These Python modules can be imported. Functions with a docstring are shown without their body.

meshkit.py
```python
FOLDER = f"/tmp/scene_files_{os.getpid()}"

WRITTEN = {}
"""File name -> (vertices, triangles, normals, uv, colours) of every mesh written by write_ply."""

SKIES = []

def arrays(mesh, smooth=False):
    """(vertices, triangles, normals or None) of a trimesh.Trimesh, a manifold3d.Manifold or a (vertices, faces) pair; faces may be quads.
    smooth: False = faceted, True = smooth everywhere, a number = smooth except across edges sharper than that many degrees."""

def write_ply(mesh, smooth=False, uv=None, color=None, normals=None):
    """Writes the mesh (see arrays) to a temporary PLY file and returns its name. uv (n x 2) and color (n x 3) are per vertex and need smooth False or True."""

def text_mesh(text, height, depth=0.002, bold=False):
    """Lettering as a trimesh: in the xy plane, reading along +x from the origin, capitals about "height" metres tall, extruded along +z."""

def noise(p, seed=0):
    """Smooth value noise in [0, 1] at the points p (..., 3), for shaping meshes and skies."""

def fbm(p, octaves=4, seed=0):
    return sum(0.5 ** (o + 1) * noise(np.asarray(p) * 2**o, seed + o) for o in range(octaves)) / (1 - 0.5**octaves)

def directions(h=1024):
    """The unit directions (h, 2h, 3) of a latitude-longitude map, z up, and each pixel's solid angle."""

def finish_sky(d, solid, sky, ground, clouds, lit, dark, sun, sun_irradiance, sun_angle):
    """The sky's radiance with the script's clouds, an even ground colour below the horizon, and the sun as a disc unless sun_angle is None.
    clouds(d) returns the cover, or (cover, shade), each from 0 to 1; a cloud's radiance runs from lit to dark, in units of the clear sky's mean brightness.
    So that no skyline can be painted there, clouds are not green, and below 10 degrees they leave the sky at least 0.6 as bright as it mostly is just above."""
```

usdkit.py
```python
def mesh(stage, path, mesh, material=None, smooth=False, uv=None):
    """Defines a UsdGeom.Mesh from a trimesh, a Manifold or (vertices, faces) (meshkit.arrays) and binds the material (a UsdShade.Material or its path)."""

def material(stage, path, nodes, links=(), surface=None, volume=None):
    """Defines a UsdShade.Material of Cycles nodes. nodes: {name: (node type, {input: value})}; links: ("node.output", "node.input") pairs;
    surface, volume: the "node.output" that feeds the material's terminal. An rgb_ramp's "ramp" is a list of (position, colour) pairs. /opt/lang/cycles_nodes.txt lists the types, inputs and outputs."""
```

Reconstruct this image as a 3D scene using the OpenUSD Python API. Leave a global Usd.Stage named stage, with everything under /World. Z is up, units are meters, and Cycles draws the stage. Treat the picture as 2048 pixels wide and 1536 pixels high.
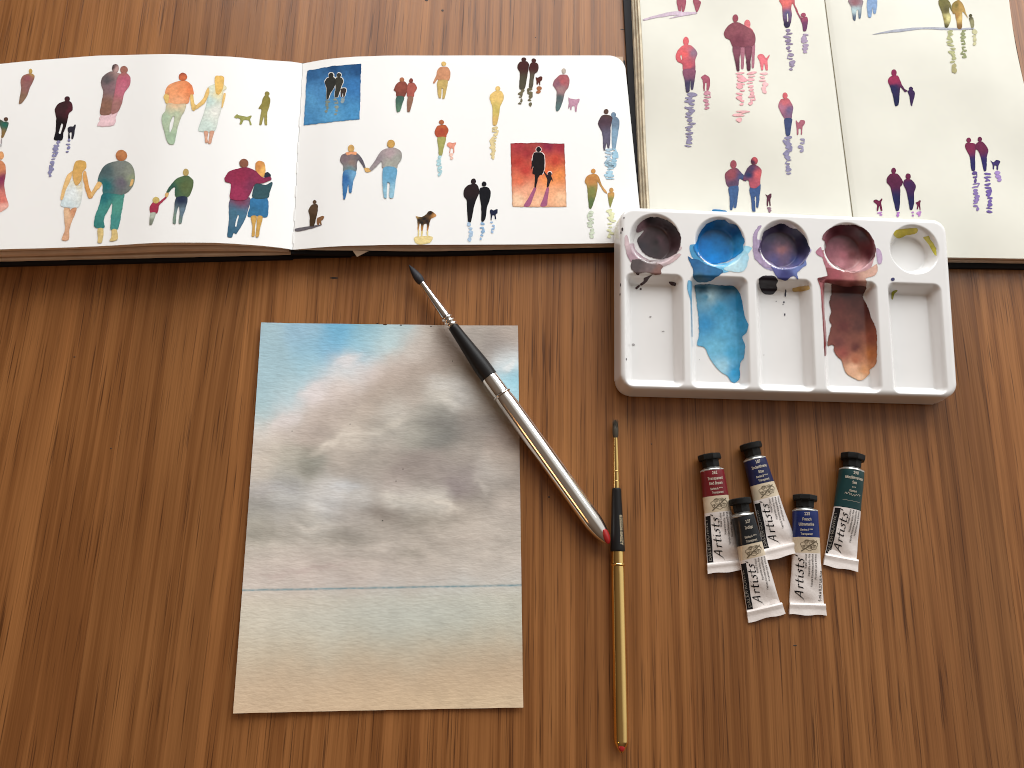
import math, random, numpy as np, trimesh, usdkit, meshkit
from pxr import Usd, UsdGeom, UsdLux, UsdShade, Gf, Sdf, Vt
from scipy.spatial import Delaunay
from scipy.ndimage import gaussian_filter
import shapely
from shapely.geometry import Polygon, Point, LineString, MultiPolygon
from shapely.ops import unary_union
from shapely import affinity

random.seed(7); rng = np.random.default_rng(7)
stage = Usd.Stage.CreateInMemory()
UsdGeom.SetStageUpAxis(stage, 'Z'); UsdGeom.SetStageMetersPerUnit(stage, 1.0)
UsdGeom.Xform.Define(stage, '/World')

# ------------------------------------------------------------------ camera
# world to camera (x right, y down, z forward); solved from the A5 card on the table
RC = np.array([[0.9979827, -0.0111101, 0.0625065], [0.0054815, -0.9658123, -0.2591842], [0.0632492, 0.2590040, -0.9638031]])
CC = np.array([0.0400628, -0.0534878, 0.4596106])
FPX = 1650.0
cam = UsdGeom.Camera.Define(stage, '/World/camera')
M = np.eye(4); M[:3, 0] = RC[0]; M[:3, 1] = -RC[1]; M[:3, 2] = -RC[2]; M[:3, 3] = CC
cam.AddTransformOp().Set(Gf.Matrix4d(*M.T.ravel().tolist()))
cam.CreateHorizontalApertureAttr(36.0); cam.CreateVerticalApertureAttr(27.0)
cam.CreateFocalLengthAttr(36.0 * FPX / 2048)
cam.CreateClippingRangeAttr(Gf.Vec2f(0.02, 50.0))
cam.CreateExposureAttr(-0.16)

# ------------------------------------------------------------------ light: a window beyond the table, a dim warm room, a warm room lamp
def rect_light(name, pos, target, w, h, power, color):
    L = UsdLux.RectLight.Define(stage, '/World/' + name)
    z = np.array(pos, float) - np.array(target, float); z /= np.linalg.norm(z)
    x = np.cross([0, 0, 1.0], z); x /= np.linalg.norm(x); y = np.cross(z, x)
    m = np.eye(4); m[:3, 0], m[:3, 1], m[:3, 2], m[:3, 3] = x, y, z, pos
    L.AddTransformOp().Set(Gf.Matrix4d(*m.T.ravel().tolist()))
    L.CreateWidthAttr(w); L.CreateHeightAttr(h); L.CreateIntensityAttr(power); L.CreateColorAttr(Gf.Vec3f(*color))
    return L
rect_light('window_light', (0.34, 1.00, 0.60), (0.05, 0.10, 0.0), 1.60, 0.80, 5.6, (0.97, 0.99, 1.0))
rect_light('room_lamp', (-0.72, -0.48, 0.52), (-0.15, -0.05, 0.0), 0.22, 0.22, 6.5, (1.0, 0.45, 0.16))
dome = UsdLux.DomeLight.Define(stage, '/World/room_glow')
# a dim brown room, lighter towards the ceiling, with the pale wall beside the window on the far right
dm = usdkit.material(stage, '/World/Looks/room_glow', {
    'c': ('texture_coordinate', {}), 's': ('separate_xyz', {}), 'b': ('background_shader', {'strength': 1.0}),
    'r': ('rgb_ramp', {'ramp': [(0.0, (0.060, 0.038, 0.023)), (0.45, (0.108, 0.072, 0.048)), (1.0, (0.20, 0.155, 0.12))]}),
    'x': ('math', {'math_type': 'multiply', 'value2': 0.72}), 'y': ('math', {'math_type': 'multiply_add', 'value2': 0.62}), 'z': ('math', {'math_type': 'multiply_add', 'value2': 0.31}),
    'w': ('map_range', {'range_type': 'smoothstep', 'from_min': 0.30, 'from_max': 0.80, 'to_min': 0.0, 'to_max': 1.0}), 'm': ('mix', {'mix_type': 'mix', 'color2': (0.80, 0.785, 0.75)})},
    [('c.generated', 's.vector'), ('s.z', 'r.fac'), ('s.x', 'x.value1'), ('s.y', 'y.value1'), ('x.value', 'y.value3'), ('s.z', 'z.value1'), ('y.value', 'z.value3'), ('z.value', 'w.value'),
     ('w.result', 'm.fac'), ('r.color', 'm.color1'), ('m.color', 'b.color')], surface='b.background')
UsdShade.MaterialBindingAPI.Apply(dome.GetPrim()).Bind(dm)

# ------------------------------------------------------------------ measuring
def ray(u, v):
    d = np.stack([(np.asarray(u, float) - 1024) / FPX, (np.asarray(v, float) - 768) / FPX, np.ones_like(np.asarray(u, float))], -1) @ RC
    return d
def at(u, v, z=0.0):
    d = ray(u, v); return CC + d * ((z - CC[2]) / d[..., 2])[..., None]
def land(u, v, zf, n=14, z0=0.01, damp=0.7):
    """points (n, 3) where the sight lines of photograph pixels meet the surface z = zf(x, y)"""
    u = np.asarray(u, float); z = np.full(u.shape, z0)
    for _ in range(n):
        p = at(u, v, z); z = z + damp * (zf(p[..., 0], p[..., 1]) - z)
    p = at(u, v, z); p[..., 2] = zf(p[..., 0], p[..., 1]); return p
def lin(h):
    c = np.array([int(h.lstrip('#')[i:i + 2], 16) / 255 for i in (0, 2, 4)])
    return np.where(c < 0.04045, c / 12.92, ((c + 0.055) / 1.055) ** 2.4)

# ------------------------------------------------------------------ scene helpers
taken = {}
def numbered(parent, name):
    k = (parent, name); n = taken.get(k, -1) + 1; taken[k] = n
    return f'{parent}/{name}' + (f'_{n:03d}' if n else '')
base_of = {}
def tag(prim, label=None, cat=None, group=None, kind=None):
    for k, v in (('label', label), ('category', cat), ('group', group), ('kind', kind)):
        if v: prim.SetCustomDataByKey(k, v)
def thing(name, label, cat, loc, group=None, kind=None):
    path = numbered('/World', name); x = UsdGeom.Xform.Define(stage, path)
    x.AddTranslateOp().Set(Gf.Vec3d(*map(float, loc))); base_of[path] = np.array(loc, float)
    tag(x.GetPrim(), label, cat, group, kind); return path
def top_of(path): return '/'.join(path.split('/')[:3])
def obj(parent, name, vf, mat, smooth=True, colors=None, label=None, kind=None):
    path = numbered(parent, name)
    if hasattr(vf, 'vertices'): v, f = np.array(vf.vertices, float), np.array(vf.faces)
    else: v, f = np.array(vf[0], float), np.array(vf[1])
    v = v - base_of.get(top_of(parent), np.zeros(3))
    if f.shape[1] == 4: f = np.vstack([f[:, [0, 1, 2]], f[:, [0, 2, 3]]])
    m = usdkit.mesh(stage, path, (v, f), mat, smooth=True if colors is not None else smooth)
    if colors is not None:
        UsdGeom.PrimvarsAPI(m).CreatePrimvar('tint', Sdf.ValueTypeNames.Color3fArray, 'vertex').Set(Vt.Vec3fArray.FromNumpy(np.asarray(colors, np.float32)))
    tag(m.GetPrim(), label, kind=kind); return path
def grid_faces(n, m, flip=False):
    i = np.arange(n * m).reshape(n, m); a, b, c, d = i[:-1, :-1].ravel(), i[1:, :-1].ravel(), i[1:, 1:].ravel(), i[:-1, 1:].ravel()
    f = np.stack([a, b, c, d], 1); return f[:, ::-1] if flip else f

# ------------------------------------------------------------------ materials
LK = '/World/Looks/'
def plain(name, color, rough=0.5, metal=0.0, coat=0.0, spec=0.5, bump=None, vary=0.0, vscale=60, **kw):
    p = {'base_color': color, 'roughness': rough, 'metallic': metal, 'coat_weight': coat, 'specular_ior_level': spec, **kw}
    n = {'p': ('principled_bsdf', p)}; l = []
    if vary or bump: n['g'] = ('geometry', {})
    if vary:
        n['n'] = ('noise_texture', {'scale': vscale, 'detail': 4.0})
        n['r'] = ('rgb_ramp', {'ramp': [(0.3, [c * (1 - vary) for c in color]), (0.7, [min(1, c * (1 + vary)) for c in color])]})
        l += [('g.position', 'n.vector'), ('n.fac', 'r.fac'), ('r.color', 'p.base_color')]
    if bump:
        sc, st, dist = bump
        n['bm'] = ('mapping', {'scale': sc}); n['bn'] = ('noise_texture', {'scale': 1.0, 'detail': 3.0}); n['b'] = ('bump', {'strength': st, 'distance': dist})
        l += [('g.position', 'bm.vector'), ('bm.vector', 'bn.vector'), ('bn.fac', 'b.height'), ('b.normal', 'p.normal')]
    return usdkit.material(stage, LK + name, n, l, surface='p.BSDF')
def tinted(name, rough, grain=0.12, gscale=900, coat=0.0, spec=0.4, bump=None, gain=1.0):
    """colour from the 'tint' of the mesh, broken up by pigment grain"""
    n = {'a': ('attribute', {'attribute': 'tint'}), 'g': ('geometry', {}), 'n': ('noise_texture', {'scale': gscale, 'detail': 4.0}),
         'm': ('map_range', {'from_min': 0.25, 'from_max': 0.75, 'to_min': gain * (1 - grain), 'to_max': gain * (1 + grain)}),
         'v': ('combine_xyz', {}), 'x': ('mix', {'mix_type': 'multiply', 'fac': 1.0}),
         'p': ('principled_bsdf', {'roughness': rough, 'coat_weight': coat, 'coat_roughness': 0.06, 'specular_ior_level': spec})}
    l = [('g.position', 'n.vector'), ('n.fac', 'm.value'), ('m.result', 'v.x'), ('m.result', 'v.y'), ('m.result', 'v.z'), ('a.color', 'x.color1'), ('v.vector', 'x.color2'), ('x.color', 'p.base_color')]
    if bump:
        sc, st, dist = bump
        n['bm'] = ('mapping', {'scale': sc}); n['bn'] = ('noise_texture', {'scale': 1.0, 'detail': 4.0}); n['b'] = ('bump', {'strength': st, 'distance': dist})
        l += [('g.position', 'bm.vector'), ('bm.vector', 'bn.vector'), ('bn.fac', 'b.height'), ('b.normal', 'p.normal')]
    return usdkit.material(stage, LK + name, n, l, surface='p.BSDF')

def wood(name, seed, light, dark, pore, rings=130.0, warp=0.02, rot=0.0, ray_fleck=0.0):
    r = random.Random(seed); off = [r.uniform(-40, 40) for _ in range(3)]
    n = {'g': ('geometry', {}), 'm': ('mapping', {'rotation': (0, 0, math.radians(2.0 + rot)), 'location': (off[0] * 0.02, off[1] * 0.05, 0)}), 's': ('separate_xyz', {}),
         # slow drift that bends the grain
         'wm': ('mapping', {'scale': (9.0, 1.3, 1.0), 'location': (off[0], off[1], off[2])}), 'wn': ('noise_texture', {'scale': 1.0, 'detail': 1.0, 'roughness': 0.4}),
         'xw': ('math', {'math_type': 'multiply_add', 'value2': warp}),
         'xr': ('math', {'math_type': 'multiply', 'value2': rings}), 'yr': ('math', {'math_type': 'multiply', 'value2': 2.2}), 'cr': ('combine_xyz', {'z': off[2]}),
         'rn': ('noise_texture', {'scale': 1.0, 'detail': 3.0, 'roughness': 0.55}),
         'xf': ('math', {'math_type': 'multiply', 'value2': 1150.0}), 'yf': ('math', {'math_type': 'multiply', 'value2': 9.0}), 'cf': ('combine_xyz', {'z': off[1]}),
         'fn': ('noise_texture', {'scale': 1.0, 'detail': 3.0, 'roughness': 0.6}),
         'xp': ('math', {'math_type': 'multiply', 'value2': 1300.0}), 'yp': ('math', {'math_type': 'multiply', 'value2': 21.0}), 'cp': ('combine_xyz', {'z': off[0]}),
         'pn': ('noise_texture', {'scale': 1.0, 'detail': 2.0, 'roughness': 0.5}),
         'tn': ('noise_texture', {'scale': 7.0, 'detail': 2.0}),
         'rr': ('rgb_ramp', {'ramp': [(0.26, [c * .9 for c in dark]), (0.42, dark), (0.47, [(a + b) / 2 for a, b in zip(light, dark)]), (0.53, [c * .96 for c in light]), (0.60, light), (0.70, [c * 1.12 for c in light])]}),
         'fr': ('map_range', {'from_min': 0.25, 'from_max': 0.75, 'to_min': 0.80, 'to_max': 1.18}), 'fv': ('combine_xyz', {}), 'x1': ('mix', {'mix_type': 'multiply', 'fac': 1.0}),
         'tr': ('rgb_ramp', {'ramp': [(0.3, (0.90, 0.84, 0.78)), (0.7, (1.08, 1.06, 1.02))]}), 'x2': ('mix', {'mix_type': 'multiply', 'fac': 1.0}),
         # pores sit where the ring noise is low (early wood)
         'pk': ('math', {'math_type': 'multiply_add', 'value2': -0.22, 'value3': 0.11}), 'pa': ('math', {'math_type': 'add'}),
         'pr': ('map_range', {'range_type': 'smoothstep', 'from_min': 0.585, 'from_max': 0.72, 'to_min': 0.0, 'to_max': 0.75, 'clamp': True}), 'x3': ('mix', {'fac': 0.0, 'color2': pore}),
         'b': ('bump', {'strength': 0.25, 'distance': 0.0002, 'invert': True}), 'gl': ('map_range', {'from_min': 0.3, 'from_max': 0.7, 'to_min': 0.27, 'to_max': 0.42}),
         'p': ('principled_bsdf', {'roughness': 0.36, 'specular_ior_level': 0.30})}
    l = [('g.position', 'm.vector'), ('m.vector', 's.vector'), ('m.vector', 'wm.vector'), ('wm.vector', 'wn.vector'), ('wn.fac', 'xw.value1'), ('s.x', 'xw.value3'),
         ('xw.value', 'xr.value1'), ('s.y', 'yr.value1'), ('xr.value', 'cr.x'), ('yr.value', 'cr.y'), ('cr.vector', 'rn.vector'), ('rn.fac', 'rr.fac'),
         ('xw.value', 'xf.value1'), ('s.y', 'yf.value1'), ('xf.value', 'cf.x'), ('yf.value', 'cf.y'), ('cf.vector', 'fn.vector'), ('fn.fac', 'fr.value'),
         ('fr.result', 'fv.x'), ('fr.result', 'fv.y'), ('fr.result', 'fv.z'), ('rr.color', 'x1.color1'), ('fv.vector', 'x1.color2'),
         ('wm.vector', 'tn.vector'), ('tn.fac', 'tr.fac'), ('x1.color', 'x2.color1'), ('tr.color', 'x2.color2'),
         ('xw.value', 'xp.value1'), ('s.y', 'yp.value1'), ('xp.value', 'cp.x'), ('yp.value', 'cp.y'), ('cp.vector', 'pn.vector'),
         ('rn.fac', 'pk.value1'), ('pk.value', 'pa.value1'), ('pn.fac', 'pa.value2'), ('pa.value', 'pr.value'), ('pr.result', 'x3.fac'), ('x2.color', 'x3.color1'), ('x3.color', 'p.base_color'),
         ('pr.result', 'b.height'), ('b.normal', 'p.normal'), ('fn.fac', 'gl.value'), ('gl.result', 'p.roughness')]
    return usdkit.material(stage, LK + name, n, l, surface='p.BSDF')

M_page = plain('white_page', (0.85, 0.845, 0.83), 0.75, spec=0.25, vary=0.012, vscale=25, bump=((900, 900, 900), 0.06, 0.0001))
M_cream = plain('cream_page', (0.70, 0.685, 0.605), 0.75, spec=0.25, vary=0.045, vscale=22, bump=((500, 500, 500), 0.08, 0.0001))
M_block = [plain('page_edge' + s, c, 0.8, spec=0.2, bump=((150, 150, 5200), 0.8, 0.0003), vary=0.10, vscale=70) for s, c in (('', (0.86, 0.70, 0.55)), ('_tan', (0.50, 0.37, 0.27)), ('_pale', (0.93, 0.80, 0.66)))]
M_creamblock = plain('cream_page_edge', (0.70, 0.62, 0.46), 0.8, spec=0.2, bump=((150, 150, 5200), 0.8, 0.0003), vary=0.22, vscale=120)
M_cover = plain('black_cover', (0.012, 0.012, 0.014), 0.6, spec=0.15, bump=((1200, 1200, 1200), 0.3, 0.0002))
M_paint = tinted('watercolour', 0.75, 0.16, 700, spec=0.08); M_faint = tinted('faint_wash', 0.75, 0.02, 60, spec=0.2)
M_card = tinted('painted_card', 0.85, 0.035, 350, spec=0.15, bump=((240, 620, 400), 0.42, 0.0006))
M_cardedge = plain('card_edge', (0.62, 0.55, 0.45), 0.8)
M_ceramic = plain('glazed_ceramic', (0.82, 0.81, 0.80), 0.22, coat=0.6, spec=0.5, vary=0.02, vscale=40)
M_wet = tinted('dried_palette_paint', 0.30, 0.10, 420, coat=0.12, spec=0.35)
M_silver = plain('polished_silver', (0.90, 0.88, 0.85), 0.10, metal=1.0)
M_gold = plain('polished_gold', (0.95, 0.66, 0.25), 0.10, metal=1.0)
M_grip = plain('black_grip', (0.011, 0.010, 0.010), 0.40, spec=0.22, bump=((900, 900, 900), 0.15, 0.0002))
M_red = plain('red_enamel', (0.42, 0.02, 0.02), 0.15, coat=0.8)
M_print = plain('pale_print', (0.62, 0.55, 0.45), 0.5)
M_dimprint = plain('dim_print', (0.30, 0.27, 0.23), 0.5)
M_goldprint = plain('gold_print', (0.60, 0.50, 0.32), 0.45)
M_black = plain('black_print', (0.010, 0.009, 0.010), 0.6, spec=0.15)
M_cap = plain('black_plastic', (0.010, 0.010, 0.010), 0.45, spec=0.2, vary=0.3, vscale=400)
M_alu = plain('bare_aluminium', (0.62, 0.62, 0.60), 0.32, metal=1.0, vary=0.3, vscale=500)
M_tube = plain('white_tube', (0.80, 0.735, 0.70), 0.30, coat=0.35, spec=0.5, vary=0.04, vscale=90, bump=((110, 110, 110), 0.5, 0.0012))
M_creamtube = plain('cream_tube', (0.66, 0.55, 0.40), 0.35, coat=0.3, vary=0.08, vscale=150, bump=((110, 110, 110), 0.35, 0.0010))
M_bristle = plain('dark_bristle', (0.016, 0.016, 0.022), 0.6, bump=((2500, 300, 900), 0.5, 0.0004))
M_hair = plain('brown_bristle', (0.05, 0.04, 0.025), 0.6, bump=((2500, 300, 900), 0.5, 0.0004))

# ------------------------------------------------------------------ table: glued oak staves, grain running away from the camera
table = thing('table', 'oak table top of glued staves lying under the books, palette, tubes and brushes', 'table', (0.05, 0.1, -0.03))
ang = math.radians(-2.0); tx, ty = np.array([math.cos(ang), math.sin(ang), 0]), np.array([-math.sin(ang), math.cos(ang), 0])
seams = [-0.62, -0.53, -0.45, -0.37, -0.295, -0.225, -0.150, -0.088, -0.040, 0.030, 0.1025, 0.170, 0.235, 0.318, 0.352, 0.43, 0.52, 0.60, 0.68]
L0, D0, P0 = np.array((0.276, 0.117, 0.038)), np.array((0.196, 0.077, 0.023)), (0.050, 0.016, 0.005)
tones = [1, .95, 1.02, 1, .97, 1.0, .90, 1.04, 1.05, 1.06, 1.04, .93, 1.0, .86, 1.10, .92, 1, 1, 1]
warps = [.03, .03, .03, .03, .03, .045, .05, .03, .02, .012, .012, .018, .02, .03, .012, .02, .03, .03, .03]
ringk = [170, 170, 170, 150, 150, 105, 95, 170, 200, 240, 210, 190, 160, 120, 190, 160, 170, 170, 170]
for i in range(len(seams) - 1):
    a, b = seams[i] + 0.00004, seams[i + 1] - 0.00004
    q = [tx * s + ty * t for s, t in ((a, -0.45), (b, -0.45), (b, 0.75), (a, 0.75))]
    v = [[p[0], p[1], z] for z in (-0.03, 0) for p in q]
    f = [[0, 3, 2, 1], [4, 5, 6, 7], [0, 1, 5, 4], [1, 2, 6, 5], [2, 3, 7, 6], [3, 0, 4, 7]]
    obj(table, 'plank', (v, f), wood(f'oak_{i:02d}', 40 + i, list(L0 * tones[i]), list(D0 * tones[i]), P0, ringk[i], warps[i]), smooth=False)

# ------------------------------------------------------------------ painted shapes
CROPS = {0: (0, 0, 1.0), 1: (0, 90, 3.4143), 2: (300, 90, 3.4125), 3: (580, 100, 3.492), 4: (920, 90, 3.4135), 5: (1240, 0, 3.491), 6: (1640, 0, 2.743), 7: (1220, 400, 3.658), 8: (1560, 400, 3.571), 9: (1850, 0, 7.682)}
def spline(p, n=4):
    """closed curve through the points (centripetal enough for hand drawn outlines)"""
    p = np.asarray(p, float); a, b, c, d = np.roll(p, 1, 0), p, np.roll(p, -1, 0), np.roll(p, -2, 0); o = []
    L = np.linalg.norm(c - b, axis=1, keepdims=True); m0, m1 = (c - a) * 0.42, (d - b) * 0.42
    for m in (m0, m1):                                              # tangents no longer than the span: no loops
        k = np.linalg.norm(m, axis=1, keepdims=True); m *= np.minimum(1, L * 0.9 / np.maximum(k, 1e-9))
    for t in np.arange(n) / n:
        o.append(b * (2*t**3 - 3*t**2 + 1) + m0 * (t**3 - 2*t**2 + t) + c * (-2*t**3 + 3*t**2) + m1 * (t**3 - t**2))
    return np.stack(o, 1).reshape(-1, 2)
def chaikin(p, n=2):
    p = np.asarray(p, float)
    for _ in range(n):
        q = np.roll(p, -1, 0); p = np.stack([0.75 * p + 0.25 * q, 0.25 * p + 0.75 * q], 1).reshape(-1, 2)
    return p
def outline(items, crop, smooth=2, holes=()):
    x0, y0, s = CROPS[crop]; parts = []
    def shp(it):
        if isinstance(it, tuple):
            cx, cy, rx, ry = it; t = np.linspace(0, 2 * np.pi, 22)[:-1]
            p = np.stack([cx + rx * np.cos(t), cy + ry * np.sin(t)], 1)
        else:
            p = np.array(it, float).reshape(-1, 2); p = spline(p) if smooth else p
        return Polygon(p / s + [x0, y0]).buffer(0)
    g = unary_union([shp(it) for it in items])
    for h in holes: g = g.difference(shp(h))
    return g
def polys(g): return [q for q in (g.geoms if hasattr(g, 'geoms') else [g]) if q.geom_type == 'Polygon' and q.area > 0.3]
def fill(g, step=1.8, ragged=0.35, seed=0):
    """triangles over a flat outline (in photograph pixels): boundary points, an inner grid, Delaunay, what is inside kept"""
    V, F, E, n = [], [], [], 0
    for q in polys(g):
        rings = []
        for r in [q.exterior, *q.interiors]:
            m = max(6, int(r.length / (step * 0.6))); p = np.array([r.interpolate(t, normalized=True).coords[0] for t in np.linspace(0, 1, m, endpoint=False)])
            k = np.column_stack([p * 0.16, np.full(len(p), seed)]); p = p + ragged * 4.2 * (np.stack([meshkit.fbm(k, 3, 3), meshkit.fbm(k, 3, 9)], 1) - 0.5)
            rings.append(p)
        q2 = Polygon(rings[0], rings[1:]).buffer(0)
        x0, y0, x1, y1 = q2.bounds; gx, gy = np.meshgrid(np.arange(x0, x1, step), np.arange(y0, y1, step)); gx = gx + (np.arange(gx.shape[0]) % 2)[:, None] * step / 2
        inner = q2.buffer(-step * 0.45); pts = np.column_stack([gx.ravel(), gy.ravel()])
        pts = pts[shapely.contains_xy(inner, pts[:, 0], pts[:, 1])] if not inner.is_empty else np.zeros((0, 2))
        P = np.vstack([*rings, pts])
        T = Delaunay(P).simplices; c = P[T].mean(1); T = T[shapely.contains_xy(q2, c[:, 0], c[:, 1])]
        if not len(T): continue
        b = q2.boundary; E.append(shapely.distance(shapely.points(P), b)); V.append(P); F.append(T + n); n += len(P)
    if not V: return None
    V, F = np.vstack(V), np.vstack(F)
    a, b, c = V[F[:, 0]], V[F[:, 1]], V[F[:, 2]]; cr = (b[:, 0] - a[:, 0]) * (c[:, 1] - a[:, 1]) - (b[:, 1] - a[:, 1]) * (c[:, 0] - a[:, 0])
    F[cr > 0] = F[cr > 0][:, ::-1]                      # pixel rows run down: keep the faces looking up
    return V, F, np.concatenate(E)
def blend(P, cols, crop, sharp=2.6, wet=3.0):
    x0, y0, s = CROPS[crop]; c = np.array([[a / s + x0, b / s + y0] for a, b, _ in cols]); L = np.array([lin(h) for *_, h in cols])
    k = np.column_stack([P * 0.12, np.zeros(len(P))]); Q = P + wet * 2 * (np.stack([meshkit.fbm(k, 3, 5), meshkit.fbm(k, 3, 17)], 1) - 0.5)
    d = np.linalg.norm(Q[:, None] - c[None], axis=2) + 0.6; w = d ** -sharp; return (w @ L) / w.sum(1, keepdims=True)
PAINT_SEED = [0]
def paint(parent, name, zf, crop, items, cols, label=None, lift=0.00015, smooth=2, holes=(), mat=None, step=1.8, edge=0.16, gain=1.0, ragged=0.35, wash=0.20, g=None, sharp=2.6):
    PAINT_SEED[0] += 1; sd = PAINT_SEED[0] * 1.37
    if isinstance(cols, str): cols = [(0, 0, cols)]
    g = outline(items, crop, smooth, holes) if g is None else g
    r = fill(g, step, ragged, sd)
    if r is None: return
    P, F, e = r; c = blend(P, cols, crop, sharp); ds = 0.10 if mat is None else -0.05; c = np.clip(c + ds * ((c @ [0.25, 0.6, 0.15])[:, None] - c), 0.002, 1)
    k = np.column_stack([P * 0.16, np.full(len(P), sd)]); n = meshkit.fbm(k, 4, 2)[:, None] - 0.5
    c = c * (1 + wash * 2 * n) * (1 - edge * np.exp(-e / 1.3))[:, None] * gain
    X = land(P[:, 0], P[:, 1], zf); X[:, 2] += lift
    return obj(parent, name, (X, F), mat or M_paint, colors=np.clip(c, 0.004, 0.95), label=label)
def zig(x0, y0, x1, y1, w, crop, n=None, seed=1, thick=0.80, gap=0.5, taper=0.35):
    """a brushed reflection on wet sand: short crooked strokes one below the other"""
    r = random.Random(seed * 7919 + int(x0 * 13 + y0)); cx, cy, s = CROPS[crop]
    x0, y0, x1, y1, w = x0 / s + cx, y0 / s + cy, x1 / s + cx, y1 / s + cy, w / s
    n = n or max(2, int((y1 - y0) / 6.4)); out = []; prev = None
    for i in range(n):
        t = (i + 0.5) / n; x, y = x0 + (x1 - x0) * t + r.uniform(-.16, .16) * w, y0 + (y1 - y0) * t
        ww = w * (1 - taper * t) * r.uniform(0.55, 1.05) / 2; h = (y1 - y0) / n * thick * r.uniform(0.45, 1.45); sl = r.uniform(-0.18, 0.22) * ww
        m = r.uniform(-.3, .3) * h
        out.append(Polygon(chaikin([(x - ww, y - sl), (x - ww * .3, y - sl * .3 - h * .6 + m), (x + ww * .6, y + sl * .5 - h * .5), (x + ww, y + sl), (x + ww * .3, y + sl * .4 + h * .6 + m), (x - ww * .5, y - sl * .4 + h * .5)], 2)).buffer(0))
        if prev is not None and r.random() > gap:
            out.append(LineString([prev, (x + r.choice((-1, 1)) * ww * .7, y)]).buffer(h * r.uniform(.22, .4)))
        prev = (x + r.choice((-1, 1)) * ww * .7, y)
    return unary_union(out)

# ------------------------------------------------------------------ landscape sketchbook, lying open on the left
B0 = at(0., 526., 0.0025); B1 = at(1235., 497., 0.0025)
BX = (B1 - B0) / np.linalg.norm(B1 - B0); BY = np.array([-BX[1], BX[0], 0])
UG = 0.1672                                                        # the gutter
lu = np.array([-40, -15, 9.4, 36.2, 64.9, 97.5, 122.9, 146.1, 160, 167.2]) / 1000; lz = np.array([19.5, 20.6, 20.9, 21.1, 22.2, 24.7, 23.4, 19.1, 14.8, 11.5]) / 1000
ru = np.array([167.2, 172, 176, 186, 200.4, 217.6, 258, 317.2, 357.8, 380]) / 1000; rz = np.array([11.5, 12.2, 12.8, 14.2, 15.1, 15.2, 13.4, 11.2, 10.5, 10.0]) / 1000
tu = np.array([-40, -3.4, 54.7, 91.4, 120.5, 146.3, 167.2, 200.5, 262.4, 364.6, 380]) / 1000; tv = np.array([119, 119.6, 125.4, 125.5, 124.6, 124.9, 126, 127.8, 130.3, 130.8, 130.8]) / 1000
from scipy.interpolate import PchipInterpolator
LZ, RZ, TV = PchipInterpolator(lu, lz), PchipInterpolator(ru, rz), PchipInterpolator(tu, tv)
def lean(u, v): return 0.0043 * v / 0.126 * np.exp(-((u - UG) / 0.07) ** 2)      # the gutter is not quite square to the lower edge
def book_uv(x, y):
    u, v = (x - B0[0]) * BX[0] + (y - B0[1]) * BX[1], (x - B0[0]) * BY[0] + (y - B0[1]) * BY[1]
    return u - lean(u, v), v
def book_z(x, y):
    u, _ = book_uv(np.asarray(x), np.asarray(y)); return np.where(u < UG, LZ(np.clip(u, -0.04, UG)), RZ(np.clip(u, UG, 0.38)))
def book_pt(u, v, z): u, v, z = np.broadcast_arrays(u, v, z); u = u + lean(u, v); return np.stack([B0[0] + BX[0] * u + BY[0] * v, B0[1] + BX[1] * u + BY[1] * v, z], -1)
UR = 0.3735
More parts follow.
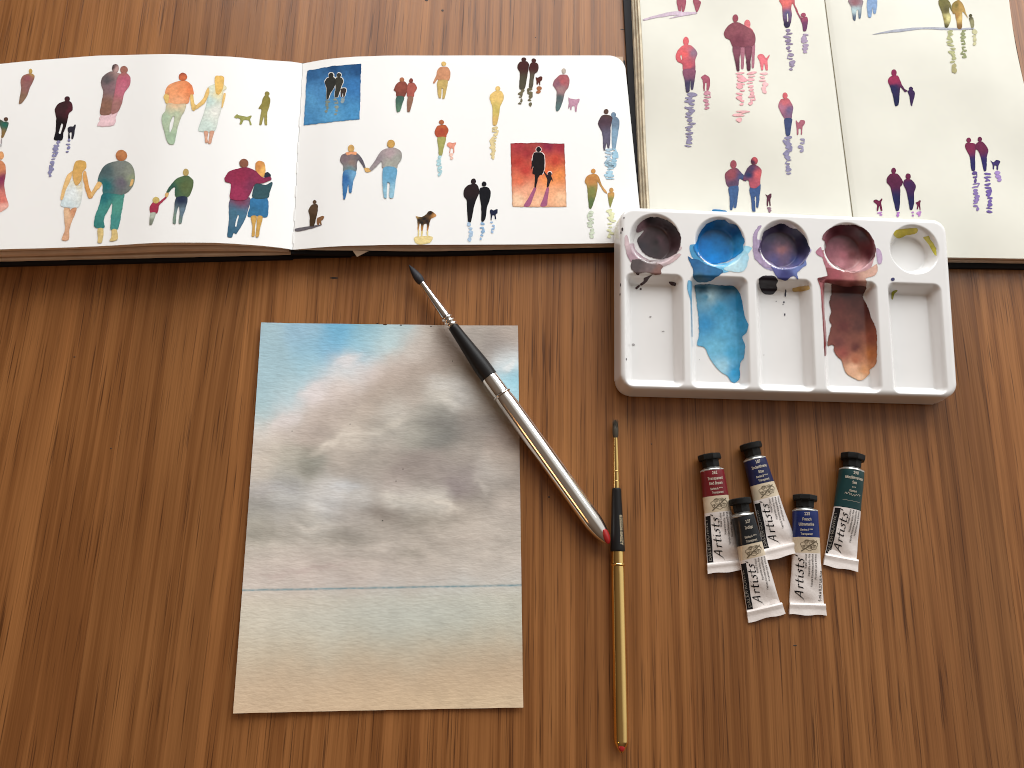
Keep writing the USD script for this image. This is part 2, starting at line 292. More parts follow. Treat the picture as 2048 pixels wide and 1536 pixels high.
tp = np.array([(0, 128), (120, 117), (205, 111), (330, 108), (430, 112), (520, 119), (605, 127), (650, 119), (700, 114), (800, 111), (1000, 111), (1215, 111)], float)
tl = land(tp[:, 0], tp[:, 1], book_z, n=24); tu, tv = book_uv(tl[:, 0], tl[:, 1]); TVi = PchipInterpolator(tu, tv); TV = lambda u: TVi(np.clip(u, tu[0], tu[-1]))
book = thing('sketchbook', 'white landscape sketchbook lying open, painted with walking couples and dogs', 'sketchbook', (*book_pt(UG, 0.062, 0)[:2], 0))
def corner_v(u):                                                    # rounded outer corners of the right page
    r = 0.010; d = np.clip(u - (UR - r), 0, r); return r - np.sqrt(np.maximum(r * r - d * d, 0))
def sheet(u0, u1, zf, n, top, inset=0.0, rounded=False):
    u = np.linspace(u0, u1, n)
    if rounded: u = u1 - (u1 - u0) * (1 - np.linspace(0, 1, n)) ** 1.0; u = np.unique(np.concatenate([u, u1 - 0.010 * (1 - np.cos(np.linspace(0, np.pi / 2, 14)))]))
    lo = corner_v(u) if rounded else 0 * u; hi = TV(np.clip(u, -0.04, 0.38)) - (corner_v(u) if rounded else 0)
    t = np.linspace(0, 1, 26); v = lo[:, None] + inset + (hi - lo - 2 * inset)[:, None] * t
    return book_pt(u[:, None], v, zf(u)[:, None])
def slab(parent, name, P, Pb, mat, label=None):
    """closed sheet between an upper and a lower grid of points"""
    n, m = P.shape[:2]; V = np.vstack([P.reshape(-1, 3), Pb.reshape(-1, 3)]); k = n * m
    f = grid_faces(n, m); F = [f, f[:, ::-1] + k]; i = np.arange(k).reshape(n, m)
    for e in (i[:, 0][::-1], i[-1, :][::-1], i[:, -1], i[0, :]):
        F.append(np.stack([e[:-1], e[1:], e[1:] + k, e[:-1] + k], 1))
    return obj(parent, name, (V, np.vstack(F)), mat, smooth=35, label=label)
thin = np.array([0, 0, 0.00018])
PL = sheet(-0.04, UG - 0.0001, LZ, 110, True); PR = sheet(UG + 0.0001, UR, RZ, 110, True, rounded=True)
page_l = slab(book, 'page', PL, PL - thin, M_page, 'left page of seven groups of watercolour walkers')
page_r = slab(book, 'page', PR, PR - thin, M_page, 'right page with a blue and a red framed sketch')
ub = np.array([167, 199.3, 257.9, 380]) / 1000; zb = np.array([9.4, 6.5, 2.6, 2.5]) / 1000
RB = PchipInterpolator(ub, zb)
rr = random.Random(3)
def block(u0, u1, ztop, zbot, nlay, side):
    fr = np.sort(np.concatenate([[0, 1], [(k + rr.uniform(-.25, .25)) / nlay for k in range(1, nlay)]]))
    for k in range(nlay):
        ins = 0.0002 + (k % 2) * 0.0011 + rr.uniform(0, 0.0006) if k < nlay - 1 else 0.0004
        um = u1 - rr.uniform(0.0002, 0.0012) if side > 0 else u1; un = u0 if side > 0 else u0
        wob = rr.uniform(0, 6); g0 = 0.0008
        za = lambda u: zbot(u) + (ztop(u) - 0.00022 - zbot(u)) * fr[k] + g0 * 0.5 + 0.00025 * np.sin(u * 23 + k * 2.1) * (0 < k)
        zc = lambda u: zbot(u) + (ztop(u) - 0.00022 - zbot(u)) * fr[k + 1] - g0 * 0.5 + 0.00025 * np.sin(u * 23 + (k + 1) * 2.1) * (k < nlay - 1)
        A = sheet(un, um, zc, 90, True, ins); Bm = sheet(un, um, za, 90, True, ins)
        slab(book, 'page_stack', A, Bm, M_block[(2, 1, 0, 1, 2)[k % 5]])
block(-0.040, UG - 0.0028, LZ, lambda u: 0.0027 + 0 * u, 5, -1)
block(UG + 0.0006, UR - 0.0006, lambda u: RZ(u), lambda u: RB(u) + 0.0003, 4, 1)
# cover boards and spine: boards overhang a little; the right board rises to the spine
def board(u0, u1, zf, th, name, v0=-0.0016, v1=None):
    u = np.linspace(u0, u1, 40); t = np.linspace(0, 1, 8); v1 = TV(np.clip(u, -0.04, 0.38)) + 0.002 if v1 is None else v1 + 0 * u
    v = v0 + (v1 - v0)[:, None] * t; A = book_pt(u[:, None], v, zf(u)[:, None]); slab(book, name, A, A - [0, 0, th], M_cover)
board(-0.0425, UG - 0.002, lambda u: 0.0025 + 0 * u, 0.0023, 'cover')
board(UG - 0.0014, UR + 0.0022, lambda u: RB(np.clip(u, 0.167, 0.38)) + 0.0001, 0.0024, 'cover')
board(UG - 0.0035, UG + 0.032, lambda u: 0.0020 + 0 * u, 0.0018, 'spine', v0=-0.0008)
c0, c1, c2 = (land(np.array([a]), np.array([b]), book_z)[0] for a, b in ((706., 500.), (737., 500.), (714., 512.)))
tri = at(np.array([705., 737., 714.]), np.array([501., 502., 513.5]), np.array([0.0085, 0.0085, 0.0075]))
V = np.vstack([tri, tri - [0, 0, 0.0002]]); obj(book, 'folded_page_corner', (V, [[0, 2, 1], [3, 4, 5], [0, 1, 4], [0, 4, 3], [1, 2, 5], [1, 5, 4], [2, 0, 3], [2, 3, 5]]), M_block[2], smooth=False)
# sewn gutter: thread stitches showing between the pages
for y in (232., 285., 325., 372., 420., 465.):
    p, q = (land(np.array([605 - (k - 127) * 0.052]), np.array([k]), book_z)[0] for k in (y, y + 22))
    cy = trimesh.creation.cylinder(0.00022, segment=[p + [0, 0, .0004], q + [0, 0, .0004]], sections=6); obj(book, 'stitch', cy, M_page)

def PF(page, crop, what, *layers, label=None, zf=book_z):
    """one painted figure: layers of (items, colours[, options]); each layer is a sub-part"""
    for k, l in enumerate(layers):
        o = dict(l[2]) if len(l) > 2 else {}
        paint(page, what if k == 0 else what + '_detail', zf, crop, l[0], l[1], label=label if k == 0 else None, lift=0.00016 + 0.00003 * k, **o)
def RF(page, crop, specs, what='painted_reflection', zf=book_z):
    for s in specs:
        paint(page, what, zf, crop, None, s[-1], g=zig(*s[:5], crop), step=1.5, ragged=0.25, edge=0.1, lift=0.0002)

# left page
PF(page_l, 1, 'painted_walker', ([(210,180,13,17),[195,196,225,198,238,215,222,260,205,290,190,340,165,380,148,400,130,402,133,370,145,300,141,245,155,212]], [(210,178,'c9a24a'),(190,225,'8f5058'),(190,280,'8d5f5d'),(150,380,'8a6a52')]), label='walker in a maroon coat')
PF(page_l, 1, 'painted_walker', ([(42,508,14,15),[0,510,30,525,60,530,48,575,25,630,10,635,12,580,0,545]], [(42,508,'5b3a2d'),(35,545,'1f6a5c'),(18,620,'8a6b3a')]))
RF(page_l, 1, [(10,640,8,705,20,'a9a4a4')])
PF(page_l, 1, 'painted_walker', ([(460,370,19,19),[440,385,478,385,495,410,496,445,472,470,455,545,435,600,425,650,370,648,380,590,385,500,375,445,395,405]], [(440,420,'3b2427'),(480,440,'55242f'),(410,550,'1d1618'),(400,640,'17151c')], dict(holes=[[422,535,432,545,414,608,402,600]])), label='walker in black with a small dog')
PF(page_l, 1, 'painted_dog', ([[462,568,480,556,500,558,514,543,520,550,512,580,510,600,500,640,487,640,490,598,477,600,478,640,465,638,468,598]], '2c2a35'))
RF(page_l, 1, [(398,655,338,905,52,'8a89b0'),(478,640,462,742,42,'8583ad')])
PF(page_l, 1, 'painted_couple', ([(790,160,24,30),[755,180,800,190,825,200,820,300,785,320,775,400,755,475,690,480,685,440,705,320,690,265,700,220]], [(735,240,'5c5558'),(775,150,'4a3a3a'),(800,165,'c09a94'),(770,290,'8a6a70'),(730,420,'8d6350')]),
   ([(848,170,26,26),[825,195,870,195,892,230,885,280,850,330,835,395,808,455,765,475,760,440,785,320,800,230]], [(850,165,'a36a5a'),(850,240,'bf5f77'),(850,300,'c56a80'),(800,420,'a3706a')]), label='couple in grey and pink')
paint(page_l, 'painted_reflection', book_z, 1, [[690,480,750,470,805,460,790,500,780,545,700,560,660,550,680,520]], 'e6c0c6', ragged=1.2)
PF(page_l, 1, 'painted_walker', ([[1235,245,1270,245,1310,275,1324,335,1300,350,1285,400,1205,405,1145,400,1155,345,1128,335,1140,290,1175,262]], [(1250,300,'ea9058'),(1180,300,'ec9a62'),(1290,300,'ea8148'),(1210,390,'eda775')]),
   ([(1250,218,29,28)], [(1250,225,'d0683a'),(1250,195,'a85038')]), ([[1128,335,1155,345,1148,400,1135,400,1118,360],[1298,345,1318,340,1330,405,1345,415,1330,450,1310,440]], 'e9c06a'),
   ([[1145,400,1210,405,1270,403,1262,450,1240,490,1215,560,1190,675,1150,672,1125,600,1105,520,1108,480,1130,450]], [(1200,415,'e3bd94'),(1200,470,'b9c6a6'),(1130,500,'a9bfa2'),(1170,640,'a3bd9e')], dict(holes=[[1185,485,1192,495,1180,560,1162,600,1160,540]])), label='walker in an orange shirt holding a hand')
PF(page_l, 2, 'painted_walker', ([[440,268,500,270,525,295,500,320,490,430,470,500,440,590,335,590,330,570,375,440,400,320,395,290]], [(430,300,'d5dcc9'),(410,380,'bcd3cc'),(450,450,'e3e3da'),(380,560,'c5d6cd'),(460,320,'e5d6a0')]),
   ([[445,215,475,210,503,218,505,260,495,310,470,340,450,330,443,270]], 'e6b85a'), ([[400,290,405,330,375,395,325,435,300,440,305,425,360,370,385,310],[505,330,518,335,510,380,495,430,487,430,495,370]], 'e8be6c'),
   ([[370,590,398,592,392,640,398,665,378,668,375,630],[410,590,440,590,425,640,418,672,398,672,405,630]], 'd9a184'), label='fair-haired walker in a pale dress')
PF(page_l, 2, 'painted_dog', ([[575,490,595,472,605,480,660,490,690,480,695,485,685,510,695,545,682,545,675,515,640,515,628,540,612,540,618,515,605,500,585,500]], '9a9a50'), label='olive dog')
PF(page_l, 2, 'painted_walker', ([(800,333,16,16),[785,345,810,350,822,375,815,420,800,470,800,545,783,545,778,490,762,545,745,545,755,480,760,440,740,435,762,400,768,370]], [(790,380,'857a34'),(780,500,'9a8f48')]), label='olive walker')
PF(page_l, 1, 'painted_walker', ([[495,925,545,960,560,900,565,960,560,1040,535,1110,440,1108,414,1095,435,1020,455,960]], [(490,1000,'dfe7e8'),(540,940,'e6dcc0'),(440,1090,'cfdfe3')]),
   ([[490,865,500,860,480,930,455,980,430,1055,414,1055,418,1020,440,940,460,890],[575,860,590,870,608,960,625,1005,640,1000,635,1040,610,1050,595,1025,578,960,565,900]], [(450,960,'ecc07a'),(600,980,'df9f52')]),
   ([[515,800,545,788,585,798,590,840,565,870,558,920,530,960,510,950,497,900,500,850]], [(545,810,'d9a850'),(525,920,'dba95a')]),
   ([[440,1115,480,1118,478,1140,488,1120,526,1115,495,1200,475,1260,470,1330,430,1335,422,1325,445,1260,440,1180]], [(460,1150,'e6bd94'),(500,1140,'cf9068'),(450,1310,'dba681')]), label='fair-haired walker in a white dress')
PF(page_l, 1, 'painted_walker', ([[785,795,850,790,900,820,922,880,915,950,880,1000,830,1025,770,1028,705,1010,700,950,668,935,680,880,720,820]], [(730,860,'4a5f62'),(730,960,'1f6d72'),(830,940,'6a6470'),(880,870,'8a8f83'),(900,900,'8f9a7a'),(820,830,'7d837e')]),
   ([(830,755,39,38)], [(830,750,'c6804a'),(810,780,'b06a3c')]), ([[668,935,698,950,660,1000,630,1040,615,1020,640,985],[898,920,915,920,905,955,885,965]], 'e6b870'),
   ([[705,1015,830,1025,850,1020,840,1090,825,1180,808,1255,755,1260,765,1130,768,1080,740,1130,710,1190,715,1245,680,1255,645,1240,648,1180,680,1090]], [(710,1040,'1d6f76'),(680,1150,'3c8c84'),(800,1100,'4d9a8a'),(780,1230,'3f8f8a'),(670,1230,'2f7f7a')], dict(ragged=0.8)),
   ([[668,1258,705,1255,708,1300,695,1350,668,1350,670,1320],[765,1262,798,1262,805,1325,775,1340,748,1338,762,1310]], 'd9bd78'), label='large walker in a teal shirt and rolled trousers')
PF(page_l, 1, 'painted_child', ([[1050,1070,1085,1075,1130,1035,1138,1045,1090,1095,1075,1150,1030,1148,1022,1110]], 'a82f4c'), ([(1066,1060,24,22)], 'c9b060'), ([[1028,1150,1065,1150,1040,1225,1022,1228]], [(1045,1160,'b5bfae'),(1030,1220,'7a8070')]), label='child in a red jumper')
PF(page_l, 1, 'painted_walker', ([[1245,897,1285,893,1320,925,1315,980,1285,1040,1200,1040,1195,970,1150,1010,1135,1005,1160,965,1205,915]], [(1260,960,'5c6b40'),(1180,970,'2f5a4c'),(1220,930,'4d6a45')]), ([(1270,870,20,24)], 'b59a58'), ([[1132,1012,1155,1012,1142,1040,1128,1035]], 'dcae6a'),
   ([[1205,1042,1280,1040,1270,1110,1250,1170,1240,1218,1220,1215,1228,1150,1222,1100,1205,1160,1200,1222,1180,1215,1190,1130]], [(1240,1060,'27304a'),(1200,1180,'7a9080'),(1250,1150,'62788a')]), label='walker in a green jumper holding a child by the hand')
PF(page_l, 2, 'painted_couple', ([[548,1050,680,1040,680,1090,650,1190,590,1290,570,1285,560,1315,530,1310,530,1270,540,1190]], [(610,1060,'7a3a55'),(570,1150,'3f6b82'),(620,1160,'41708c'),(550,1300,'33607a')], dict(holes=[[600,1160,607,1165,590,1240,580,1235]])),
   ([[695,1045,802,1045,802,1172,735,1168,668,1172,680,1110]], [(740,1080,'2a6f9f'),(700,1150,'2c6a90')]), ([[715,955,740,945,790,955,830,935,838,945,820,1000,805,1045,700,1045]], '31525a'),
   ([[720,810,745,792,780,805,790,860,775,905,745,895,722,860]], [(750,830,'c9803a'),(775,850,'e2ab50')]), ([[782,880,800,868,825,885,820,905,785,905]], '2a3140'),
   ([[600,845,660,835,720,860,770,905,820,900,830,920,770,945,720,950,690,1010,650,1060,548,1050,555,950,515,935,510,910,540,865]], [(620,900,'8d2545'),(600,1000,'9a2c52'),(740,920,'8a2a4c'),(700,960,'7a3050')]), ([(642,808,32,30)], '8a5540'),
   ([[690,1172,730,1172,718,1240,715,1305,695,1305,700,1240],[735,1172,770,1172,755,1240,742,1310,722,1310,730,1240]], 'c99a45'), label='couple with an arm round, burgundy jumper and blue skirt')
PF(page_l, 1, 'painted_walker', ([(8,755,20,28),[0,790,35,815,42,870,38,900,30,960,45,1040,60,1100,25,1130,0,1140]], [(10,760,'e3a062'),(10,830,'dd8a5a'),(10,920,'8a3458'),(20,1060,'e0786a'),(30,1110,'eeb0a0')]))

# right page
blue = [120,145,300,112,497,97,487,485,300,503,95,528]
PF(page_r, 3, 'painted_picture', ([blue], [(300,130,'1d4a78'),(470,130,'1b4a7a'),(150,170,'2a5f92'),(300,240,'3575ad'),(450,250,'2e73b0'),(150,350,'4a90c0'),(300,450,'4f9bcb'),(450,450,'3f8cc0'),(120,500,'3f85b8'),(200,300,'468ac0')], dict(smooth=0, ragged=0.5, edge=0.3)), label='blue framed sketch of a couple and a dog on wet sand')
RF(page_r, 3, [(262,350,252,440,42,'7d8a80'),(322,335,318,462,46,'8a9488'),(366,335,362,372,30,'8fa0a5')])
m1 = [(287,178,18,18),[265,195,310,192,320,230,305,270,285,300,268,345,255,345,255,270,243,225]]; m2 = [(342,178,15,16),[322,195,358,195,372,220,358,260,345,300,335,330,312,330,318,270,315,230]]; m3 = [[355,275,375,268,390,272,392,290,380,330,372,332,370,300,362,330,356,328]]
paint(page_r, 'painted_highlight', book_z, 3, None, 'e8e6df', g=affinity.translate(outline(m1 + m2, 3).union(outline(m3, 3)), 0.3, -0.6).buffer(0.9), lift=0.00021, edge=0, step=1.5)
PF(page_r, 3, 'painted_couple', (m1, [(280,210,'35352f'),(270,300,'232422')], dict(edge=0)), (m2, [(340,210,'3f3d32'),(325,300,'2c2b26')], dict(edge=0)), (m3, '3a302c', dict(edge=0))) if False else [paint(page_r, 'painted_figure', book_z, 3, m, c, lift=0.00026, edge=0) for m, c in ((m1, '2f2f2b'), (m2, '38372f'), (m3, '3a302c'))]
PF(page_r, 3, 'painted_couple', ([[765,222,800,222,822,250,815,300,795,330,745,328,740,295,725,280,738,245]], [(780,260,'8d4638'),(760,310,'7a4034')]), ([(782,208,16,16)], 'b06a45'), ([[828,232,865,230,888,265,870,300,862,330,822,330,815,290,820,255]], 'a85548'), ([(846,215,15,17)], '7d3a30'),
   ([[742,330,797,330,785,380,768,430,745,430]], [(765,350,'3f6055'),(760,410,'557a62')]), ([[822,330,860,330,850,390,838,430,820,430]], '8f6550'), label='couple in rust jackets')
PF(page_r, 3, 'painted_walker', ([[1050,120,1100,120,1122,160,1112,210,1100,215,1035,212,1030,205,1008,235,998,230,1020,180,1030,140]], 'c98a62'), ([(1074,98,17,16)], 'd8b060'), ([[1033,215,1102,215,1090,290,1080,340,1065,340,1068,270,1060,270,1055,335,1038,335,1030,280]], 'c2a45a'), label='walker in pale orange and ochre')
PF(page_r, 3, 'painted_walker', ([[1035,528,1085,525,1108,560,1095,595,1088,612,1030,612,1010,580,1020,545]], [(1060,560,'a8402c'),(1060,540,'c0602f')]), ([(1058,505,17,17)], 'b0623a'), ([[1030,613,1090,613,1075,680,1062,735,1040,735,1035,670]], 'a3a055'), label='walker in a red jacket with a pink dog')
PF(page_r, 3, 'painted_dog', ([[1095,660,1110,645,1135,650,1160,645,1160,655,1148,680,1148,720,1140,720,1138,690,1122,690,1120,720,1113,718,1115,685,1100,675]], 'e8957c'))
RF(page_r, 3, [(1045,738,1040,882,44,'a8d0d8'),(1130,722,1130,768,44,'f2c4b2')])
PF(page_r, 3, 'painted_couple', ([[395,720,430,705,475,725,510,770,530,825,520,830,480,770,468,790,460,850,375,850,372,810,350,775,360,735]], [(390,760,'7d6a70'),(430,790,'8f7a72'),(500,780,'5f5a66'),(420,835,'6a8a90')]), ([[390,715,465,712,460,735,432,728,400,735]], 'efa070'), ([(427,688,23,26)], 'd2a45a'), ([[518,828,545,825,570,840,550,855,530,852]], 'dfae62'),
   ([[372,850,460,850,440,930,430,995,412,995,408,940,395,1000,385,1045,372,1040]], [(390,900,'2a62a0'),(440,880,'6aa5cc'),(380,1020,'3573ae')]),
   ([[670,690,735,685,778,715,780,760,755,800,745,828,650,828,640,780,605,815,570,845,555,830,590,780,630,715]], [(700,725,'b09a9e'),(740,760,'9a9a92'),(620,770,'93868c'),(690,800,'a5a59a')]), ([(706,657,27,29)], 'c99a4a'),
   ([[650,830,745,828,738,920,722,1030,695,1030,697,930,680,930,675,1035,655,1030]], [(690,870,'5f9fc4'),(710,1000,'8fc0d6')]), label='two walkers in grey jumpers and jeans holding hands')
PF(page_r, 3, 'painted_walker', ([(172,1062,13,14),[155,1080,192,1080,194,1120,185,1170,165,1235,138,1235,138,1160,128,1120]], [(165,1100,'5a4430'),(155,1190,'46341f')]), label='brown walker casting a long shadow')
PF(page_r, 3, 'painted_dog', ([[190,1175,210,1165,225,1160,240,1165,232,1185,220,1195,222,1222,212,1222,208,1205,200,1225,190,1220]], '8a5f3a'))
PF(page_r, 3, 'painted_shadow', ([[35,1250,90,1238,180,1225,225,1222,150,1248,60,1268,35,1265]], '6a646a'))
paint(page_r, 'painted_reflection', book_z, 3, [[870,1305,980,1300,1000,1310,975,1350,890,1355,870,1335],[893,1262,903,1262,900,1305,892,1305],[916,1265,928,1265,926,1305,918,1305],[955,1262,966,1262,964,1305,956,1305]], 'e6d08a', ragged=1.0)
PF(page_r, 3, 'painted_dog', ([[880,1160,895,1165,920,1168,950,1150,965,1130,985,1125,1015,1145,1022,1160,1000,1172,985,1180,975,1210,965,1260,955,1260,955,1215,935,1220,925,1265,915,1262,915,1215,905,1215,900,1260,892,1258,890,1190]], [(940,1180,'1c1a1c'),(900,1190,'1c1a1c'),(920,1210,'1c1a1c'),(1012,1158,'c98a45'),(960,1258,'c07a3a'),(895,1258,'c9924a'),(883,1162,'c9a05a'),(980,1140,'1c1a1c'),(960,1200,'2a2020'),(920,1260,'b9803a')], dict(edge=0)), label='black and tan dog on yellow sand')
PF(page_r, 4, 'painted_couple', ([(92,932,18,20),[60,955,110,950,130,985,128,1020,110,1060,95,1110,75,1210,55,1210,48,1130,45,1060,25,1030,28,985]], [(75,990,'2a1c1e'),(70,1100,'17151a')], dict(edge=0)), ([(165,950,16,18),[140,975,190,972,210,1005,205,1050,185,1110,175,1180,162,1205,146,1205,145,1110,135,1040,130,1000]], '16161c', dict(edge=0)), label='black silhouette couple with a dog')
PF(page_r, 4, 'painted_dog', ([[205,1130,215,1122,230,1130,255,1120,255,1150,245,1155,246,1190,238,1190,235,1165,220,1165,215,1198,208,1198,208,1160]], '1d2540'))
RF(page_r, 4, [(65,1215,70,1340,48,'a9c4df'),(152,1210,148,1338,42,'8fb4d8'),(222,1200,220,1288,42,'9cbbe0')])
PF(page_r, 4, 'painted_walker', ([(258,298,17,17),[240,315,280,315,300,350,292,385,275,420,265,490,248,548,222,545,222,490,220,420,202,370,208,340]], [(255,350,'e6bf6a'),(245,440,'c9b257'),(235,530,'d0a95a')]), label='yellow walker')
RF(page_r, 4, [(238,555,222,778,56,'dcc78f')])
PF(page_r, 4, 'painted_couple', ([(435,100,17,15),[410,115,455,112,472,135,465,180,455,240,440,300,405,300,408,190,392,160,395,135]], [(430,150,'43201f'),(430,250,'4d4838')]), ([(503,107,16,15),[485,122,522,122,537,150,528,185,510,200,495,290,470,290,478,200,470,160]], [(500,150,'4a2222'),(490,240,'5a5444')]), label='maroon couple with long reflections')
PF(page_r, 4, 'painted_dog', ([[517,220,530,225,550,215,562,220,560,240,550,250,548,275,542,275,540,255,530,275,524,270,522,245]], '5a2a22'))
RF(page_r, 4, [(424,300,412,412,42,'6d6448'),(482,290,475,416,42,'6d6448'),(542,285,535,334,58,'a8683f')])
PF(page_r, 4, 'painted_walker', ([[685,205,730,205,748,240,740,290,718,320,700,390,680,440,660,455,652,430,660,320,635,275,645,240]], [(700,250,'b0565a'),(670,270,'8a5a6a'),(690,305,'a07a7a'),(680,360,'4f5f60'),(670,430,'557070')]), ([(708,178,15,18)], 'b8a89a'), label='walker in a pink coat with a pink dog')
PF(page_r, 4, 'painted_dog', ([[740,358,750,365,790,372,815,368,815,385,802,410,795,458,785,455,782,420,765,420,760,445,752,440,750,420,738,440,742,400]], 'bb8aa0'))
RF(page_r, 4, [(1010,705,1020,840,80,'a9c3d4'),(1030,790,1035,925,115,'a3cadd'),(1055,700,1050,830,60,'98c2d8')])
PF(page_r, 4, 'painted_couple', ([(1048,478,17,20),[1030,495,1068,492,1088,520,1082,590,1072,650,1060,710,1040,710,1035,620,1035,540]], [(1060,530,'6a8096'),(1055,620,'7d9fb8')]), ([(998,455,16,18),[975,480,1020,480,1040,500,1030,560,1025,640,1020,705,1005,700,998,670,990,720,980,720,970,600,942,540,955,500]], [(998,455,'5c4238'),(990,520,'4d3844'),(1000,620,'5f5a70')]), label='couple in plum and blue')
PF(page_r, 4, 'painted_walker', ([(910,862,16,17),[885,885,930,882,950,905,970,960,1000,1000,1005,1015,985,1005,955,960,940,935,938,980,925,1040,895,1120,880,1110,870,1000,865,960,852,935,860,905]], [(910,862,'c98a3c'),(900,920,'c08040'),(905,1000,'7a8040'),(895,1080,'5a7040'),(980,990,'d09a55')]), label='ochre walker holding a child by the hand')
PF(page_r, 4, 'painted_child', ([(1033,990,15,14),[1010,1010,1050,1005,1053,1030,1040,1070,1025,1112,1015,1080,1010,1040]], [(1035,1000,'c9934a'),(1030,1070,'8a8a45')]))
RF(page_r, 4, [(895,1130,898,1322,62,'c9d4bd'),(1026,1120,1030,1322,72,'dedfb0')])
PF(page_r, 4, 'painted_picture', ([[345,672,530,668,712,675,728,1105,545,1108,357,1105]], [(400,690,'a8323a'),(600,690,'8d2540'),(690,700,'a02a3a'),(400,800,'b5332a'),(450,860,'c03a30'),(650,790,'c43d2a'),(600,870,'e0662f'),(600,920,'ee8f45'),(670,890,'ee8a3a'),(400,920,'dd6a45'),(450,1000,'eda580'),(620,1000,'f0a878'),(690,1050,'f3bd90'),(400,1070,'f5c7a0'),(540,1060,'f3b890'),(460,740,'9d2c30')], dict(smooth=0, ragged=0.4, edge=0.45)), label='red framed sketch of an adult and a child')
r1 = [(536,715,17,17),[510,735,555,735,575,760,578,830,562,885,545,890,530,920,518,975,508,970,510,890,495,880,500,830,485,850,492,790,498,755]]; r2 = [(612,880,14,13),[575,862,595,888,620,890,635,935,622,920,605,970,592,970,595,920,570,868]]
paint(page_r, 'painted_shadow', book_z, 4, [[505,975,522,975,500,1040,475,1100,435,1100,465,1050],[592,975,608,975,600,1040,590,1100,548,1100,570,1040]], 'a85a80', lift=0.0002)
paint(page_r, 'painted_highlight', book_z, 4, None, 'f4ddd4', g=affinity.translate(outline([r1[0], [510,735,555,735,575,760,578,830,562,885,500,880,500,830,492,790,498,755], r2[0]], 4), 0.2, -0.5).buffer(0.8), lift=0.00021, edge=0, step=1.5)
for m, c in ((r1, '1c1719'), (r2, '2a2226')): paint(page_r, 'painted_figure', book_z, 4, m, c, lift=0.00026, edge=0)

# ------------------------------------------------------------------ portrait sketchbook, cream pages, top right
XG, YB, YT = 0.2812, 0.1487, 0.385
xk = np.array([0.1520, 0.160, 0.20, 0.245, 0.270, 0.279, XG, 0.284, 0.292, 0.32, 0.36, 0.395, 0.4115]); zk = np.array([9.2, 10.0, 11.2, 11.6, 11.2, 10.6, 9.8, 10.6, 11.3, 11.4, 10.6, 9.6, 8.8]) / 1000
CZ = PchipInterpolator(xk, zk)
wave = lambda x, y: 0.0010 * np.sin(np.asarray(y) * 55 + np.asarray(x) * 30) * np.clip((np.abs(np.asarray(x) - XG)) / 0.08, 0, 1)
def cream_z(x, y): return CZ(np.clip(x, 0.152, 0.4115)) + wave(x, y)
cream = thing('sketchbook', 'cream portrait sketchbook lying open under the palette, painted with red and violet walkers', 'sketchbook', (XG, 0.25, 0))
xl = lambda y: 0.1545 + (y - 0.18) * 0.0135; xr = lambda y: 0.4095 + 0.0012 * np.sin(y * 40)
def cpage(x0, x1, dz=0.0, yb=YB, n=120, m=90, zmul=None):
    t = np.linspace(0, 1, n)[:, None]; y = np.linspace(yb, YT, m)[None, :]
    a = x0(y) if callable(x0) else x0 + 0 * y; b = x1(y) if callable(x1) else x1 + 0 * y
    x = a + (b - a) * t; y = y + 0 * x; z = cream_z(x, y) + dz if zmul is None else 0.0026 + (cream_z(x, y) - 0.0026) * zmul
    return np.stack([x, y, z], -1)
A = cpage(xl, XG - 0.0002); cpage_l = slab(cream, 'page', A, A - thin, M_cream, 'left cream page with red and violet walkers')
A = cpage(XG + 0.0002, xr); cpage_r = slab(cream, 'page', A, A - thin, M_cream, 'right cream page with dark plum walkers')
for k, (fa, fb) in enumerate(((0.0, 0.34), (0.36, 0.68), (0.70, 0.965))):
    e = 0.0007 * k; i = 0.0003 + 0.0004 * (k % 2)
    slab(cream, 'page_stack', cpage(lambda y: xl(y) - 0.0040 + 0.0013 * k, XG - 0.0006, yb=YB + i, zmul=fb), cpage(lambda y: xl(y) - 0.0044 + 0.0013 * k, XG - 0.0006, yb=YB + i, zmul=fa), M_creamblock)
    slab(cream, 'page_stack', cpage(XG + 0.0006, lambda y: xr(y) + 0.0016 - 0.0006 * k, yb=YB + i, zmul=fb), cpage(XG + 0.0006, lambda y: xr(y) + 0.0018 - 0.0006 * k, yb=YB + i, zmul=fa), M_block[k % 3])
for x0, x1 in ((0.1472, XG - 0.004), (XG + 0.004, 0.4145)):
    bx = trimesh.creation.box((x1 - x0, YT - YB + 0.006, 0.0024)); bx.apply_translation(((x0 + x1) / 2, (YT + YB) / 2, 0.0013)); obj(cream, 'cover', bx, M_cover, smooth=False)
bx = trimesh.creation.box((0.0078, YT - YB + 0.005, 0.0018)); bx.apply_translation((XG, (YT + YB) / 2, 0.0010)); obj(cream, 'spine', bx, M_cover, smooth=False)
sew = np.array([[XG - 0.0003, y, float(cream_z(XG, y)) + 0.0004] for y in np.linspace(YB + 0.01, YT, 24)])
th = trimesh.util.concatenate([trimesh.creation.cylinder(0.00025, segment=[a, b], sections=6) for a, b in zip(sew[:-1], sew[1:])]); obj(cream, 'sewing_thread', th, plain('dark_thread', (0.20, 0.17, 0.10), 0.8))
CF = lambda crop, what, *l, page=None, label=None: PF(page, crop, what, *l, label=label, zf=cream_z)
cl = dict(page=cpage_l); crr = dict(page=cpage_r)
CF(5, 'painted_shadow', ([[160,135,300,95,410,78,440,85,530,85,540,95,430,115,340,130,400,105,260,125,165,145]], 'c9b4c4'), **cl)
CF(5, 'painted_couple', ([[395,0,460,0,448,80,432,82,432,40,425,82,410,78],[510,0,545,0,565,20,548,70,535,88,525,70,518,40]], 'a05262'), **cl)
